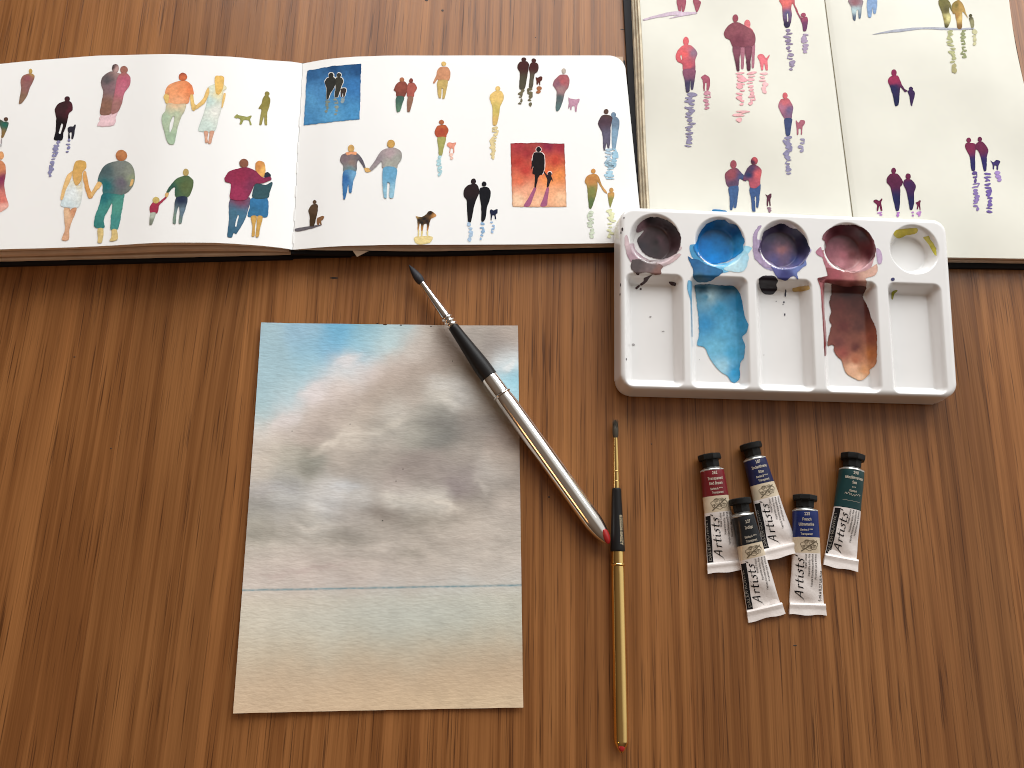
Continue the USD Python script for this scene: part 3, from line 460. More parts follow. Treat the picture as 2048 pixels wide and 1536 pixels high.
CF(5, 'painted_couple', ([[838,335,872,335,865,430,862,480,845,480,845,420],[920,325,942,310,940,400,935,475,920,475,918,400]], 'a86a7a'), ([(888,168,22,30),[870,190,905,190,930,220,890,225]], 'e0737a'),
   ([[790,158,830,158,880,185,925,215,945,260,940,310,905,330,860,330,790,332,765,280,735,265,725,230,750,185]], [(790,210,'8a4a55'),(830,280,'743a48'),(900,230,'8f4f5a'),(920,290,'8a4a58')]), ([(805,128,20,27)], '9a4a58'),
   ([[785,332,840,332,835,400,832,495,815,495,800,420],[872,330,920,330,912,420,910,490,888,490,880,420]], [(820,350,'7d4555'),(820,480,'5a2f40'),(900,350,'7d4555'),(900,480,'5a2f40')]), label='plum couple with a pink dog', **cl)
CF(5, 'painted_dog', ([[958,395,975,378,1000,382,1020,405,1042,382,1045,390,1030,420,1032,490,1018,490,1005,445,998,490,985,488,975,430]], 'e0707a'), **cl)
RF(cpage_l, 5, [(838,500,842,740,86,'e8a3aa'),(915,500,922,732,80,'e8a8ae'),(1000,500,1012,655,70,'eeb5b8'),(842,765,850,848,130,'eeb4b6')], zf=cream_z)
CF(5, 'painted_walker', ([(460,290,21,32),[440,318,490,315,525,345,540,380,525,420,525,490,490,495,440,490,435,450,400,430,387,390,405,350]], [(460,285,'dd6168'),(450,380,'e05a5c'),(515,370,'8a6a7d'),(480,460,'c95560'),(505,485,'7d4a60')], dict(holes=[[422,390,430,385,433,420,425,410]])), ([[440,490,525,485,520,560,510,625,495,625,490,560,485,640,462,645,450,560]], [(480,500,'8a5068'),(480,600,'45405c')]), label='walker in a red jumper with a small dog', **cl)
CF(5, 'painted_dog', ([[565,540,590,520,610,530,625,545,628,600,615,635,605,635,605,580,595,580,592,635,582,635,578,560]], 'a8566a'), **cl)
RF(cpage_l, 5, [(490,650,480,1032,92,'8f88a5'),(602,640,600,770,64,'c98a9c')], zf=cream_z)
CF(5, 'painted_walker', ([[1112,0,1215,0,1220,30,1240,75,1255,110,1275,130,1262,140,1235,95,1205,25,1195,60,1200,110,1185,185,1150,190,1135,100,1130,40]], [(1160,20,'e06a62'),(1170,100,'5f5a80'),(1165,180,'2f2a48'),(1230,60,'b0525f')], dict(holes=[[1165,100,1173,95,1175,150,1168,150]])), **cl)
CF(5, 'painted_child', ([(1280,105,18,15),[1260,130,1305,118,1312,150,1300,215,1280,218,1270,170]], [(1285,110,'a04a62'),(1290,190,'6a3a60')]), **cl)
RF(cpage_l, 5, [(1175,200,1185,370,76,'8f7f9c'),(1195,370,1200,497,76,'988aa5'),(1290,230,1292,378,62,'a592ad')], zf=cream_z)
CF(5, 'painted_walker', ([(1152,668,18,22),[1130,692,1175,690,1208,745,1200,800,1195,830,1150,832,1105,750,1110,715]], [(1152,668,'c95a62'),(1150,715,'c06068'),(1130,750,'a86a80'),(1180,770,'6a5a7d')]), ([[1148,830,1200,828,1195,880,1185,945,1160,945,1150,890]], '3d4a72'), label='walker in a rose coat with a pink dog', **cl)
CF(5, 'painted_dog', ([[1228,840,1245,858,1260,840,1288,842,1290,865,1275,885,1270,940,1262,940,1262,900,1248,900,1245,940,1235,940,1232,890]], 'a86070'), **cl)
RF(cpage_l, 5, [(1165,950,1180,1222,72,'8d88a8'),(1265,960,1270,1068,70,'9a94b0')], zf=cream_z)
CF(5, 'painted_couple', ([[770,1180,815,1175,850,1210,885,1245,875,1268,835,1250,825,1300,790,1320,750,1300,735,1260,732,1215]], [(780,1220,'8f4650'),(790,1290,'5a4660'),(855,1245,'3f4f78')]), ([(792,1148,22,30)], '9a4a55'), ([[757,1310,825,1300,822,1370,810,1450,792,1450,800,1380,785,1465,768,1465,765,1380]], '3c5a86'),
   ([[905,1310,978,1285,975,1360,965,1450,950,1445,950,1370,940,1380,945,1475,922,1475,915,1390]], '3a5583'), ([[912,1155,955,1155,988,1190,980,1250,975,1290,945,1315,910,1310,895,1260,860,1262,862,1235,885,1180]], [(900,1220,'2d3a60'),(960,1220,'d05a60'),(930,1290,'b05060'),(920,1180,'4a3a58')]), ([(937,1125,24,27)], [(945,1115,'c25058'),(925,1135,'4a2a40')]), label='couple in blue jeans above the palette', **cl)
CF(5, 'painted_dog', ([[1015,1355,1030,1365,1055,1350,1058,1375,1050,1390,1052,1440,1044,1440,1040,1400,1032,1440,1024,1440,1025,1385]], '5a2f40'), **cl)
RF(cpage_l, 5, [(1040,1445,1042,1480,36,'8a6a7a')], zf=cream_z)
CF(6, 'painted_couple', ([[155,0,232,0,230,40,222,100,212,102,208,55,200,60,195,112,182,110,170,40]], [(190,15,'8f5f66'),(190,60,'a8c0c4'),(188,108,'4d5a70'),(216,100,'5a6a80')]), ([[258,0,312,0,305,75,292,75,288,40,280,95,264,95]], '7d9ac0'), **crr)
CF(6, 'painted_shadow', ([[285,190,400,165,520,152,640,150,760,155,840,152,845,162,700,165,560,160,470,172,380,180]], 'a8abb8'), **crr)
CF(9, 'painted_couple', ([[205,60,215,0,350,0,395,70,405,120,430,200,400,160,370,110,375,190,400,280,375,370,350,420,330,435,305,430,290,330,265,220,230,130]], [(260,60,'6a6434'),(320,150,'5a5330'),(345,290,'d8cf8a'),(300,300,'8a7a3a'),(320,420,'4a4526')]), ([[450,30,520,0,590,80,620,180,650,260,670,285,640,260,590,190,570,190,570,290,560,440,500,440,480,330,455,210,430,220,410,140,415,70]], [(480,90,'7a6a2f'),(540,80,'b08a45'),(500,250,'9a6f35'),(545,270,'d0b060'),(530,420,'7a5a30')]), label='olive and ochre couple with a child', **crr)
CF(9, 'painted_child', ([(697,243,26,26),[672,275,735,270,752,340,750,410,730,460,712,450,690,350]], [(697,240,'4f4a30'),(715,340,'8a8560')]), **crr)
RF(cpage_r, 6, [(705,165,735,350,54,'a8a878'),(785,160,790,322,46,'8f9468'),(845,165,848,252,36,'bab58a'),(735,350,742,402,34,'a8a070')], zf=cream_z)
CF(6, 'painted_walker', ([(405,400,15,19),[385,420,425,415,438,440,460,485,480,498,465,505,440,480,436,520,430,575,412,582,400,530,385,480,372,445]], [(405,400,'8a2350'),(405,435,'9a2a52'),(400,490,'26264f'),(420,560,'1e2248')], dict(sharp=4)), label='navy and crimson walker holding a child by the hand', **crr)
CF(6, 'painted_child', ([(498,488,12,12),[480,500,510,495,520,515,510,560,503,582,496,575,490,530]], '3a2450'), **crr)
CF(6, 'painted_couple', ([(815,770,13,14),[800,785,830,785,855,792,850,850,850,935,830,935,820,860,800,820,795,795]], [(820,810,'7a2548'),(835,900,'28265a')]), ([(876,765,12,14),[858,785,890,778,922,820,915,860,912,935,898,938,880,860,868,830,852,815]], [(885,810,'6a2545'),(900,900,'2a2560')]), label='plum and navy couple near the right edge', **crr)
CF(6, 'painted_dog', ([[933,880,950,890,968,878,988,885,985,900,978,910,976,932,968,930,966,910,956,910,954,930,947,925,945,900]], '3c2f66'), **crr)
RF(cpage_r, 6, [(842,940,848,1002,40,'5f4a8a'),(850,1000,862,1158,48,'8a74b0'),(910,945,935,1172,60,'6f5aa0'),(975,940,982,998,50,'a085c0')], zf=cream_z)
CF(6, 'painted_couple', ([(403,937,14,17),[385,955,425,955,455,995,450,1015,440,1030,438,1110,432,1155,415,1155,398,1080,385,1025,365,1000,368,975]], [(403,937,'6a1f45'),(405,990,'57203f'),(415,1100,'22244f')]), ([(483,968,14,16),[465,985,500,985,525,1020,515,1060,515,1120,505,1152,492,1150,480,1080,470,1040,455,1010]], [(483,968,'6a1f45'),(490,1010,'3f2350'),(500,1110,'24244f')]), label='plum and navy couple between two dogs', **crr)
CF(6, 'painted_dog', ([[292,1105,305,1095,325,1102,338,1088,342,1095,335,1115,342,1155,332,1155,325,1130,318,1158,310,1155,312,1125]], '6a1f40'), **crr)
CF(6, 'painted_dog', ([[525,1112,535,1108,548,1098,553,1105,548,1120,552,1155,545,1152,540,1130,535,1150,530,1148,532,1125]], '6a1f40'), **crr)
RF(cpage_r, 6, [(330,1162,330,1186,46,'b880c0'),(428,1160,425,1190,30,'a870b5'),(505,1158,505,1190,30,'a870b5'),(545,1160,545,1190,36,'b880c0')], zf=cream_z)

# ------------------------------------------------------------------ ceramic palette: ten wells, far edge propped on the books
ZF, ZN = 0.0275, 0.0165
q = [at(1244., 415., ZF), at(1893., 436., ZF), at(1918., 797., ZN), at(1238., 773., ZN)]
pc = sum(q) / 4; pex = (q[1] - q[0] + q[2] - q[3]); pex[2] = 0; pex /= np.linalg.norm(pex); pey = np.array([-pex[1], pex[0], 0])
PW = (np.linalg.norm((q[1] - q[0])[:2]) + np.linalg.norm((q[2] - q[3])[:2])) / 2; PH = np.dot(q[0] + q[1] - q[2] - q[3], pey) / 2
def ploc(x, y): return (x - pc[0]) * pex[0] + (y - pc[1]) * pex[1], (x - pc[0]) * pey[0] + (y - pc[1]) * pey[1]
def sdbox(a, b, hw, hh, r):
    dx, dy = np.abs(a) - hw + r, np.abs(b) - hh + r
    return np.hypot(np.maximum(dx, 0), np.maximum(dy, 0)) + np.minimum(np.maximum(dx, dy), 0) - r
def sstep(x): x = np.clip(x, 0, 1); return x * x * (3 - 2 * x)
def pl_of(u, v, z=None):
    p = at(np.array([float(u)]), np.array([float(v)]), 0.02)[0]
    for _ in range(6):
        a, b = ploc(p[0], p[1]); p = at(np.array([float(u)]), np.array([float(v)]), pc[2] + b / PH * (ZF - ZN))[0]
    return ploc(p[0], p[1])
circ = [pl_of(*c) for c in ((1309.5, 477), (1440, 483), (1568, 488.5), (1697, 494), (1829, 498))]
rect = [(pl_of(a, b), pl_of(c, d)) for a, b, c, d in ((1254, 548, 1366, 771), (1382, 553, 1498, 775), (1514, 558, 1629, 780), (1646, 562, 1762, 783), (1778, 567, 1893, 786))]
def depth(a, b):
    """how far below the rim plane the glaze lies, in metres, at palette coordinates"""
    sd = sdbox(a, b, PW / 2, PH / 2, 0.0085); d = np.zeros_like(sd)
    R = 0.0030; t = np.clip((sd + R) / R, 0, 1); d = d + R * 0.75 * (1 - np.sqrt(np.maximum(1 - t * t * 0.96, 0)))
    d = d + np.where(sd > 0, np.minimum(sd / 0.0011, 1) * 0.0125, 0)
    for cx, cy in circ:
        r = np.hypot(a - cx, b - cy); d = d + 0.0076 * (1 - sstep((r - 0.0104) / 0.0050)) + 0.0004 * (1 - sstep((r - 0.0112) / 0.0009))
    for (x0, y0), (x1, y1) in rect:
        s = sdbox(a - (x0 + x1) / 2, b - (y0 + y1) / 2, (x1 - x0) / 2 + 0.0011, (y0 - y1) / 2 + 0.0009, 0.0045)
        tilt = (b - y1) / (y0 - y1)
        d = d + (0.0060 + 0.0014 * np.clip(tilt, 0, 1)) * (1 - sstep((s + 0.0052) / 0.0056))
    return d
def pal_z(x, y):
    a, b = ploc(np.asarray(x), np.asarray(y)); return pc[2] + b / PH * (ZF - ZN) - depth(a, b)
palette = thing('paint_palette', 'white ceramic ten-well palette with blue, purple and brown paint, propped on both books', 'palette', (pc[0], pc[1], 0.0))
na, nb = 640, 360; ga, gb = np.linspace(-PW / 2 - 0.0014, PW / 2 + 0.0014, na), np.linspace(-PH / 2 - 0.0014, PH / 2 + 0.0014, nb)
A_, B_ = np.meshgrid(ga, gb, indexing='ij'); sd = sdbox(A_, B_, PW / 2, PH / 2, 0.0085)
X_ = pc[0] + pex[0] * A_ + pey[0] * B_; Y_ = pc[1] + pex[1] * A_ + pey[1] * B_; Z_ = pc[2] + B_ / PH * (ZF - ZN) - depth(A_, B_)
f = grid_faces(na, nb); f = f[(sd.ravel()[f] < 0.00118).all(1)]
used = np.unique(f); mp = np.full(na * nb, -1); mp[used] = np.arange(len(used)); Vp = np.stack([X_, Y_, Z_], -1).reshape(-1, 3)[used]; f = mp[f]
tray = obj(palette, 'tray', (Vp, f), M_ceramic, smooth=True)
sk = [tuple(p) for p in np.array(Polygon([(-PW/2, -PH/2), (PW/2, -PH/2), (PW/2, PH/2), (-PW/2, PH/2)]).buffer(-0.0085).buffer(0.0085 + 0.0005, quad_segs=10).exterior.coords)]
ft = trimesh.creation.extrude_polygon(Polygon(sk).difference(Polygon(sk).buffer(-0.003)), 0.006); fv = np.array(ft.vertices)
fx = pc[0] + pex[0] * fv[:, 0] + pey[0] * fv[:, 1]; fy = pc[1] + pex[1] * fv[:, 0] + pey[1] * fv[:, 1]; fz = pc[2] + fv[:, 1] / PH * (ZF - ZN) - 0.0160 + fv[:, 2]
obj(palette, 'foot_rim', (np.stack([fx, fy, np.maximum(fz, 0.0002)], 1), ft.faces), M_ceramic, smooth=30)
def stain(crop, items, cols, label=None, lift=0.00016, name='paint_stain', **k):
    if items is not None and len(polys(outline(items, crop))) > 1:
        for n_, q_ in enumerate(polys(outline(items, crop))): stain(crop, None, cols, label, lift, name, g=q_, **k)
        return
    paint(palette, name, pal_z, crop, items, cols, label=label, lift=lift, mat=M_wet, gain=k.pop('gain', 1.10), step=k.pop('step', 1.4), wash=k.pop('wash', 0.22), **k)
stain(7, [[105,280,125,255,140,300,150,360,180,410,240,440,330,455,420,440,500,390,520,400,470,450,390,480,300,465,200,450,150,450,120,380]], [(120,320,'cbb6ba'),(300,455,'b5a5a6'),(490,400,'c4acae'),(150,430,'a98e98')], ragged=1.0)
stain(7, [[160,440,215,435,300,450,385,480,370,510,375,540,330,550,270,530,200,540,155,500]], [(200,470,'4f4748'),(300,490,'6f6262'),(350,530,'80605a')], lift=0.00022, ragged=0.9)
stain(7, [[200,290,250,225,200,240,195,215,205,185,245,150,300,125,350,130,420,150,480,200,515,260,515,330,490,385,420,425,340,432,260,400,215,350]], [(300,150,'1e1a1c'),(430,200,'2a2224'),(270,280,'453a3e'),(370,290,'5c434b'),(420,330,'4d3a40'),(330,370,'3a3638'),(440,400,'4a3f40'),(225,200,'8a7078'),(470,330,'3a2a2c'),(330,310,'2c2628'),(240,340,'38343a')], lift=0.00028, ragged=1.0, label='charcoal paint puddle')
stain(7, [[190,535,215,528,212,548,195,548],[250,572,312,545,292,566,258,610,225,628,220,612,245,595],[183,642,212,622,218,630,195,654],(225,652,8,7),[430,598,480,605,478,630,445,622]], '3a2024')
def ring(cx, cy, r0, r1, a0, a1):
    t = np.radians(np.linspace(a0, a1, 14)); w = 1 + 0.06 * np.sin(t * 5 + cx)
    return [float(q_) for p_ in ([(cx + r1 * k_ * math.cos(x_), cy + r1 * k_ * math.sin(x_)) for x_, k_ in zip(t, w)] + [(cx + r0 * math.cos(x_), cy + r0 * math.sin(x_)) for x_ in t[::-1]]) for q_ in p_]
stain(7, [ring(805, 300, 165, 222, 12, 172)], [(805,510,'6fb4d8'),(950,440,'9fd0e2'),(640,440,'4a90bc')], lift=0.0001, ragged=0.9, edge=0.05)
stain(8, [ring(487, 335, 165, 212, 8, 172)], [(487,530,'b88a88'),(650,440,'b98f94'),(320,440,'a56a74')], lift=0.0001, ragged=0.9, edge=0.05)
stain(0, [ring(1567, 489, 44, 58, 10, 190)], [(1567,545,'8f8ab0'),(1615,515,'b0abc8'),(1515,500,'a493b0')], lift=0.0001, ragged=0.9, edge=0.05)
stain(7, [ring(328, 275, 165, 212, 20, 165)], [(328,470,'a59a9a'),(480,400,'c4b2b4'),(180,400,'b09aa2')], lift=0.0001, ragged=0.9, edge=0.05)
stain(7, [[570,410,600,430,650,440,700,470,760,490,830,520,790,560,740,590,700,600,640,600,610,570,605,500,580,450]], [(620,460,'2a5f8f'),(700,510,'3a6d9c'),(760,540,'2f6a98'),(650,580,'3f6478')], ragged=0.9)
stain(7, [[830,500,930,440,1000,390,1015,430,980,520,900,525,840,515]], [(900,480,'b9dbe6'),(1000,420,'a5cfe0')], ragged=0.8)
stain(7, [[570,590,600,600,598,700,605,1000,598,1000,588,740,565,650]], [(585,620,'6aa0c0'),(600,900,'7a9cb4')])
stain(7, [[650,250,640,300,612,340,620,380,680,440,760,468,850,452,930,410,975,370,970,340,985,300,965,260,930,190,880,175,840,150,790,145,710,175],[748,75,790,70,850,80,858,105,845,150,825,150,820,125,790,115,755,95]], [(800,190,'1d4c74'),(900,220,'1b4a75'),(700,230,'1d5585'),(800,275,'1b6fae'),(700,330,'1a76bc'),(850,380,'1a6fb0'),(930,320,'4a9ccb'),(760,440,'1a80c8'),(900,400,'2f8bc4'),(800,90,'1a6fa8')], lift=0.00026, ragged=0.8, label='bright blue paint puddle')
stain(7, [[620,625,700,615,800,625,900,630,940,670,960,720,985,850,1008,910,1000,970,965,1000,985,1060,980,1150,950,1200,950,1300,910,1340,880,1320,860,1290,790,1240,730,1160,690,1080,635,1060,650,1000,645,850,630,720,622,660]], [(680,650,'1e4f66'),(850,650,'1f5470'),(700,715,'4d87a3'),(800,800,'3f8fb8'),(700,900,'3a86b5'),(850,950,'5aa2c6'),(930,760,'2f7fac'),(970,900,'4598c4'),(780,1080,'6fb0cc'),(900,1120,'4ea0c8'),(820,1220,'9cc8da'),(920,1260,'3a94c4'),(725,705,'a5c5cf')], lift=0.00026, ragged=0.9, label='streak of thin blue wash in a well')
stain(7, [[1050,250,1085,190,1110,190,1080,240,1072,320,1090,400,1130,450,1190,490,1150,500,1100,470,1060,430,1045,350]], 'a493b0', ragged=0.8)
stain(0, [[1541,532,1560,536,1580,538,1600,530,1610,520,1612,530,1595,545,1596,560,1588,552,1580,555,1570,562,1555,556,1548,545]], [(1570,550,'33356a'),(1550,540,'5a5a90'),(1600,538,'6f7fb5')], lift=0.0002, ragged=0.9)
stain(0, [[1518,493,1524,478,1526,466,1536,458,1548,452,1562,447,1577,454,1594,459,1610,475,1620,501,1613,515,1605,529,1585,534,1560,535,1548,529,1526,513,1517,503]], [(1560,455,'1c1c28'),(1540,475,'46425c'),(1530,495,'453a5a'),(1565,500,'9a6a6e'),(1563,480,'5a4a5c'),(1590,475,'30364f'),(1600,500,'26263c'),(1590,520,'3a4478'),(1550,520,'55507a'),(1610,485,'1f2338'),(1572,515,'6a5a78')], lift=0.00026, ragged=1.0, label='indigo and violet paint puddle')
stain(7, [[1088,580,1120,555,1200,555,1230,590,1215,620,1225,650,1190,690,1130,690,1100,650]], '1c161e', ragged=0.8)
stain(7, [(1285,668,5,14),(1282,692,6,18),(1272,748,6,7),(1265,765,5,3),(1278,838,5,10),(1215,742,3.5,3.5)], '25233a', step=0.9, ragged=0.15)
stain(8, [[90,630,200,610,210,640,150,655,90,655]], 'c8ab70', ragged=0.8)
stain(8, [[255,370,290,335,300,370,310,410,270,395],[690,345,715,360,730,400,725,450,700,455,688,400]], [(280,370,'b0788c'),(710,400,'b8a0bc')])
stain(8, [[330,485,420,500,520,520,600,510,690,460,695,510,670,545,610,560,620,590,600,632,370,622,365,600,290,590,265,560,340,540]], [(400,540,'9a4f58'),(500,560,'b07070'),(620,530,'c9a090'),(520,610,'75403e'),(300,570,'6a2a30'),(660,500,'d0a898'),(420,610,'6a3a38')], ragged=0.9)
stain(8, [[268,560,320,560,315,640,318,800,330,950,330,1110,318,1115,310,950,298,760,290,640]], [(300,620,'9a5a5e'),(318,850,'8a5052'),(325,1090,'6a2a2c')])
stain(8, [[300,275,330,220,400,185,480,178,560,185,630,230,668,290,682,350,670,410,620,460,560,510,500,510,420,480,350,430,315,380,325,340,318,300]], [(480,210,'33161a'),(400,225,'3f1c22'),(600,255,'3a161c'),(520,320,'55282c'),(400,300,'7d4a55'),(360,370,'8a5560'),(450,400,'a0606a'),(520,390,'6a3538'),(640,390,'4a2226'),(620,330,'5f2e30'),(560,475,'c89a9a'),(430,450,'b07a82')], lift=0.00026, ragged=0.8, label='maroon paint puddle')
stain(8, [[370,600,450,620,610,618,590,690,625,760,650,840,685,920,690,1050,690,1130,680,1180,640,1210,640,1240,610,1270,570,1290,500,1260,460,1220,440,1150,410,1120,385,1080,380,1035,340,1040,345,980,365,900,350,850,365,800,350,730,365,680]], [(480,650,'33161a'),(430,760,'5a2c28'),(520,740,'4a2420'),(600,800,'4d2826'),(450,900,'5a2a28'),(560,900,'55302c'),(420,1020,'6a3a36'),(540,1050,'5c2e2a'),(640,980,'8a5040'),(450,1090,'8d4a42'),(540,1140,'a8664c'),(640,1100,'b07048'),(520,1200,'dcae90'),(600,1220,'cf9468'),(570,1270,'e0b898')], lift=0.0003, ragged=0.9, label='streak of red brown paint in a well')
stain(8, [[810,240,830,215,900,205,975,202,985,225,960,245,900,255,850,275,820,262],[1030,265,1060,258,1085,300,1130,370,1135,395,1105,395,1080,350]], [(900,225,'cbbb48'),(1080,320,'d2ca58')], edge=0.3, label='dried yellow paint')
stain(8, [[795,680,800,655,830,642,838,650,815,675,805,712,795,705]], '8a8a2a'); stain(8, [(805,567,14,12)], '3f3f6a', step=0.9, ragged=0.2)
stain(7, [(90,215,7,13),(80,240,4,10),(102,130,4,9),(76,622,3.5,14),(73,690,3,9),(120,1165,3,9)], '3a3336', step=0.8, ragged=0.3)
stain(7, [(170,1058,11,8),(295,855,8,6),(390,960,10,3),(655,1170,3,3),(1125,1135,3,3)], 'a3a0a0', step=0.9)

# ------------------------------------------------------------------ A5 watercolour card
CARD = '540,660,9dbfcb 600,660,8fb9cf 680,665,6fb2d3 740,670,86b6c8 800,660,a9c6cc 860,660,c8c0b5 940,660,b3a79b 1020,660,b0a59b 540,700,98bcc9 620,700,8ab9cf 660,700,79b4d3 720,705,8fbfd2 770,690,b5cdd0 830,690,c4bab0 900,700,a89b90 1000,690,9c9189 530,740,9dbfca 620,740,9cc3d0 690,740,c5cdd0 730,740,d8cdc8 790,735,c3b5aa 860,740,b0a397 940,740,a39789 1012,728,cfd3d2 1022,765,86bfd0 1025,790,96bcc5 525,790,a0bfc8 590,790,a9c5cd 640,780,cfc9c8 680,790,d3c6bd 750,775,b3a598 820,790,b0a498 880,785,c2bdb2 930,780,c5c3bd 990,790,a9a49c 520,830,a5c1c6 570,830,c6cbcc 620,830,c9bcb2 680,830,baada2 730,830,b3a699 780,820,bcb6ab 850,830,a4a096 870,850,8a877f 960,830,a59d93 515,870,c9c3ba 560,860,c6b9ae 620,865,b3a79c 700,855,c9c0b2 760,860,b4aea3 830,860,a39f94 880,860,85847e 940,870,9b938a 1010,870,a89b91 515,920,c2b7a9 570,920,aba699 620,925,949184 680,910,b6aca0 760,920,b0a69b 830,940,9f948c 920,920,a89e94 1010,920,b5a99d 510,960,bdb5a9 570,970,aeaba3 650,980,bdb9b2 740,950,a59d94 800,960,a3958e 860,945,a59a92 925,965,988b8a 975,950,b8b1a8 1020,970,aba197 505,1000,9d9a95 580,1000,aeaeab 660,1000,bcbcbb 720,1000,b9b6b0 800,1000,c6c2b8 860,1005,c8c2b7 960,990,a39a90 1025,1000,b6ab9f 500,1035,a8a498 580,1040,b3ada3 640,1050,d0ccc2 700,1040,b3aaa1 770,1030,968c82 850,1035,a0988c 930,1035,a89e92 1025,1035,b8aea3 500,1075,9d988b 560,1070,a9a397 640,1075,a29d93 700,1075,9c968c 770,1065,b0a79c 850,1070,b4aa9d 940,1070,b9afa3 1030,1075,bdb4a8 500,1110,c0b8aa 600,1110,c3bcb1 700,1100,bdb5a9 780,1105,c5bbb0 830,1112,9d968a 880,1105,bdb4a8 1000,1110,bcb2a6 500,1150,c9bfb2 560,1155,c1b0a6 640,1140,bfaea6 740,1150,c6bcb1 900,1145,c5bbb0 1030,1150,c6c1b7 500,1200,cbc5bc 640,1210,c3c4bf 800,1210,b9c0c0 900,1210,b7c0bf 1030,1200,c0c1bb 490,1250,c8c1b5 640,1250,bfc0b9 800,1250,b7bebc 900,1250,b6bcb6 1035,1250,b9b7ac 485,1300,c3b9a9 700,1300,bab3a4 900,1300,b9b2a3 1040,1300,bba993 480,1350,c2b09b 700,1350,c0ab94 900,1350,c0ab93 1040,1350,c2a98f 480,1410,c9b299 700,1410,cab398 900,1410,cbb497 1045,1400,d0bda3'
cp = [s.split(',') for s in CARD.split()]; cxy = np.array([[float(a), float(b)] for a, b, _ in cp]); cw = at(cxy[:, 0], cxy[:, 1], 0.0005)[:, :2]; crgb = np.array([lin(c) for *_, c in cp])
card = thing('watercolour_painting', 'watercolour card of grey clouds and blue sky lying under the silver brush', 'painting', (0, 0, 0))
gx, gy = np.meshgrid(np.linspace(-0.074, 0.074, 300), np.linspace(-0.105, 0.105, 420), indexing='ij')
Pk = np.stack([gx.ravel(), gy.ravel()], 1); k3 = np.column_stack([Pk * 70, np.zeros(len(Pk))]); Wp = Pk + [0.010, 0.008] * (np.stack([meshkit.fbm(k3, 5, 31), meshkit.fbm(k3, 5, 57)], 1) - 0.5)
col = np.zeros((len(Pk), 3)); wsum = np.zeros(len(Pk))
for (a, b), c in zip(cw, crgb):
    low = sstep((-0.010 - b) / 0.025); w = np.exp(-((Wp[:, 0] - a) ** 2 / (2 * (0.0062 + 0.022 * low) ** 2) + (Wp[:, 1] - b) ** 2 / (2 * (0.0062 + 0.0020 * low) ** 2))) + 1e-12; col += w[:, None] * c; wsum += w
col /= wsum[:, None]; mean = gaussian_filter(col.reshape(300, 420, 3), (40, 40, 0)).reshape(-1, 3); col = np.clip(mean + (col - mean) * 1.2, 0.05, 0.9)
STROKES = '780,410,60,40,0,7d7a74,.5 320,555,60,35,0,8b8c84,.45 850,610,70,55,0,968d88,.45 650,620,70,40,0,9d938a,.35 570,745,90,25,0,857a70,.55 750,775,130,22,0,8c8478,.5 130,830,70,35,0,8c887c,.5 440,840,110,28,0,8d877c,.5 690,895,55,25,0,8f887b,.5 170,650,100,28,0,98979a,.45 640,260,110,50,-20,a09082,.4 440,360,120,45,-30,ab9d90,.4 890,110,90,60,0,989089,.45 940,420,100,50,0,8f8984,.45 330,450,60,35,0,b0a298,.4 640,690,60,16,8,d3cdc0,.5 740,690,60,16,-8,cfc8bb,.45 930,640,18,40,0,cdc6bb,.4 310,790,70,16,0,d4ccc0,.45 840,270,80,22,8,d6d3cc,.6 600,420,90,18,-20,d3cbbc,.6 400,480,110,16,-25,d8cebf,.6 460,650,60,20,0,bfc4c8,.5 800,720,60,13,20,d6cdbe,.55 460,190,60,25,-20,e5dbd9,.6 330,300,70,26,-38,e3d8d6,.6 220,400,70,22,-32,ded3d0,.55 1030,200,30,18,-30,e0e0de,.7 330,940,140,10,-6,bda9a2,.5 180,965,70,9,0,bda9a2,.4 560,545,90,20,10,a9a196,.4 880,330,50,18,0,8f8c86,.4 250,760,120,16,6,a8a49b,.45 900,840,120,16,-5,b3a79b,.4 560,860,60,14,0,c8beb2,.5'
W2 = Pk + [0.013, 0.009] * (np.stack([meshkit.fbm(k3 * 1.7, 5, 131), meshkit.fbm(k3 * 1.7, 5, 157)], 1) - 0.5)
for st in STROKES.split():
    a, b, rx, ry, an, hx, k_ = st.split(','); a, b, rx, ry, an, k_ = map(float, (a, b, rx, ry, an, k_)); c_ = at(450 + a / 1.829, 620 + b / 1.829, 0.0005); th_ = math.radians(-an); kx = 0.000262 / 1.829
    dx, dy = W2[:, 0] - c_[0], W2[:, 1] - c_[1]; e_ = ((dx * math.cos(th_) + dy * math.sin(th_)) / (rx * kx)) ** 2 + ((-dx * math.sin(th_) + dy * math.cos(th_)) / (ry * kx)) ** 2
    m_ = (k_ * np.exp(-0.9 * e_ ** 1.3))[:, None]; col = col * (1 - m_) + lin(hx) * m_
cl2 = meshkit.fbm(np.column_stack([Pk[:, 0] * 55 + 1.2 * Wp[:, 1] * 60, Pk[:, 1] * 150, np.zeros(len(Pk))]), 5, 91) - 0.5
col *= (1 + 0.50 * cl2 * sstep((Pk[:, 1] + 0.045) / 0.02) * sstep((0.062 + 0.35 * (Pk[:, 0] + 0.03) - Pk[:, 1]) / 0.03))[:, None]
col *= (1 + 0.16 * (meshkit.fbm(np.column_stack([Pk * 160, np.zeros(len(Pk))]), 4, 77) - 0.5))[:, None]
h0, h1 = at(490., 1180.5, 0.0005), at(1040., 1170.5, 0.0005); yl = h0[1] + (h1[1] - h0[1]) * (Pk[:, 0] - h0[0]) / (h1[0] - h0[0]) + 0.0003 * (meshkit.fbm(np.column_stack([Pk[:, 0] * 300, 0 * Pk[:, 0], 0 * Pk[:, 0]]), 3, 5) - 0.5)
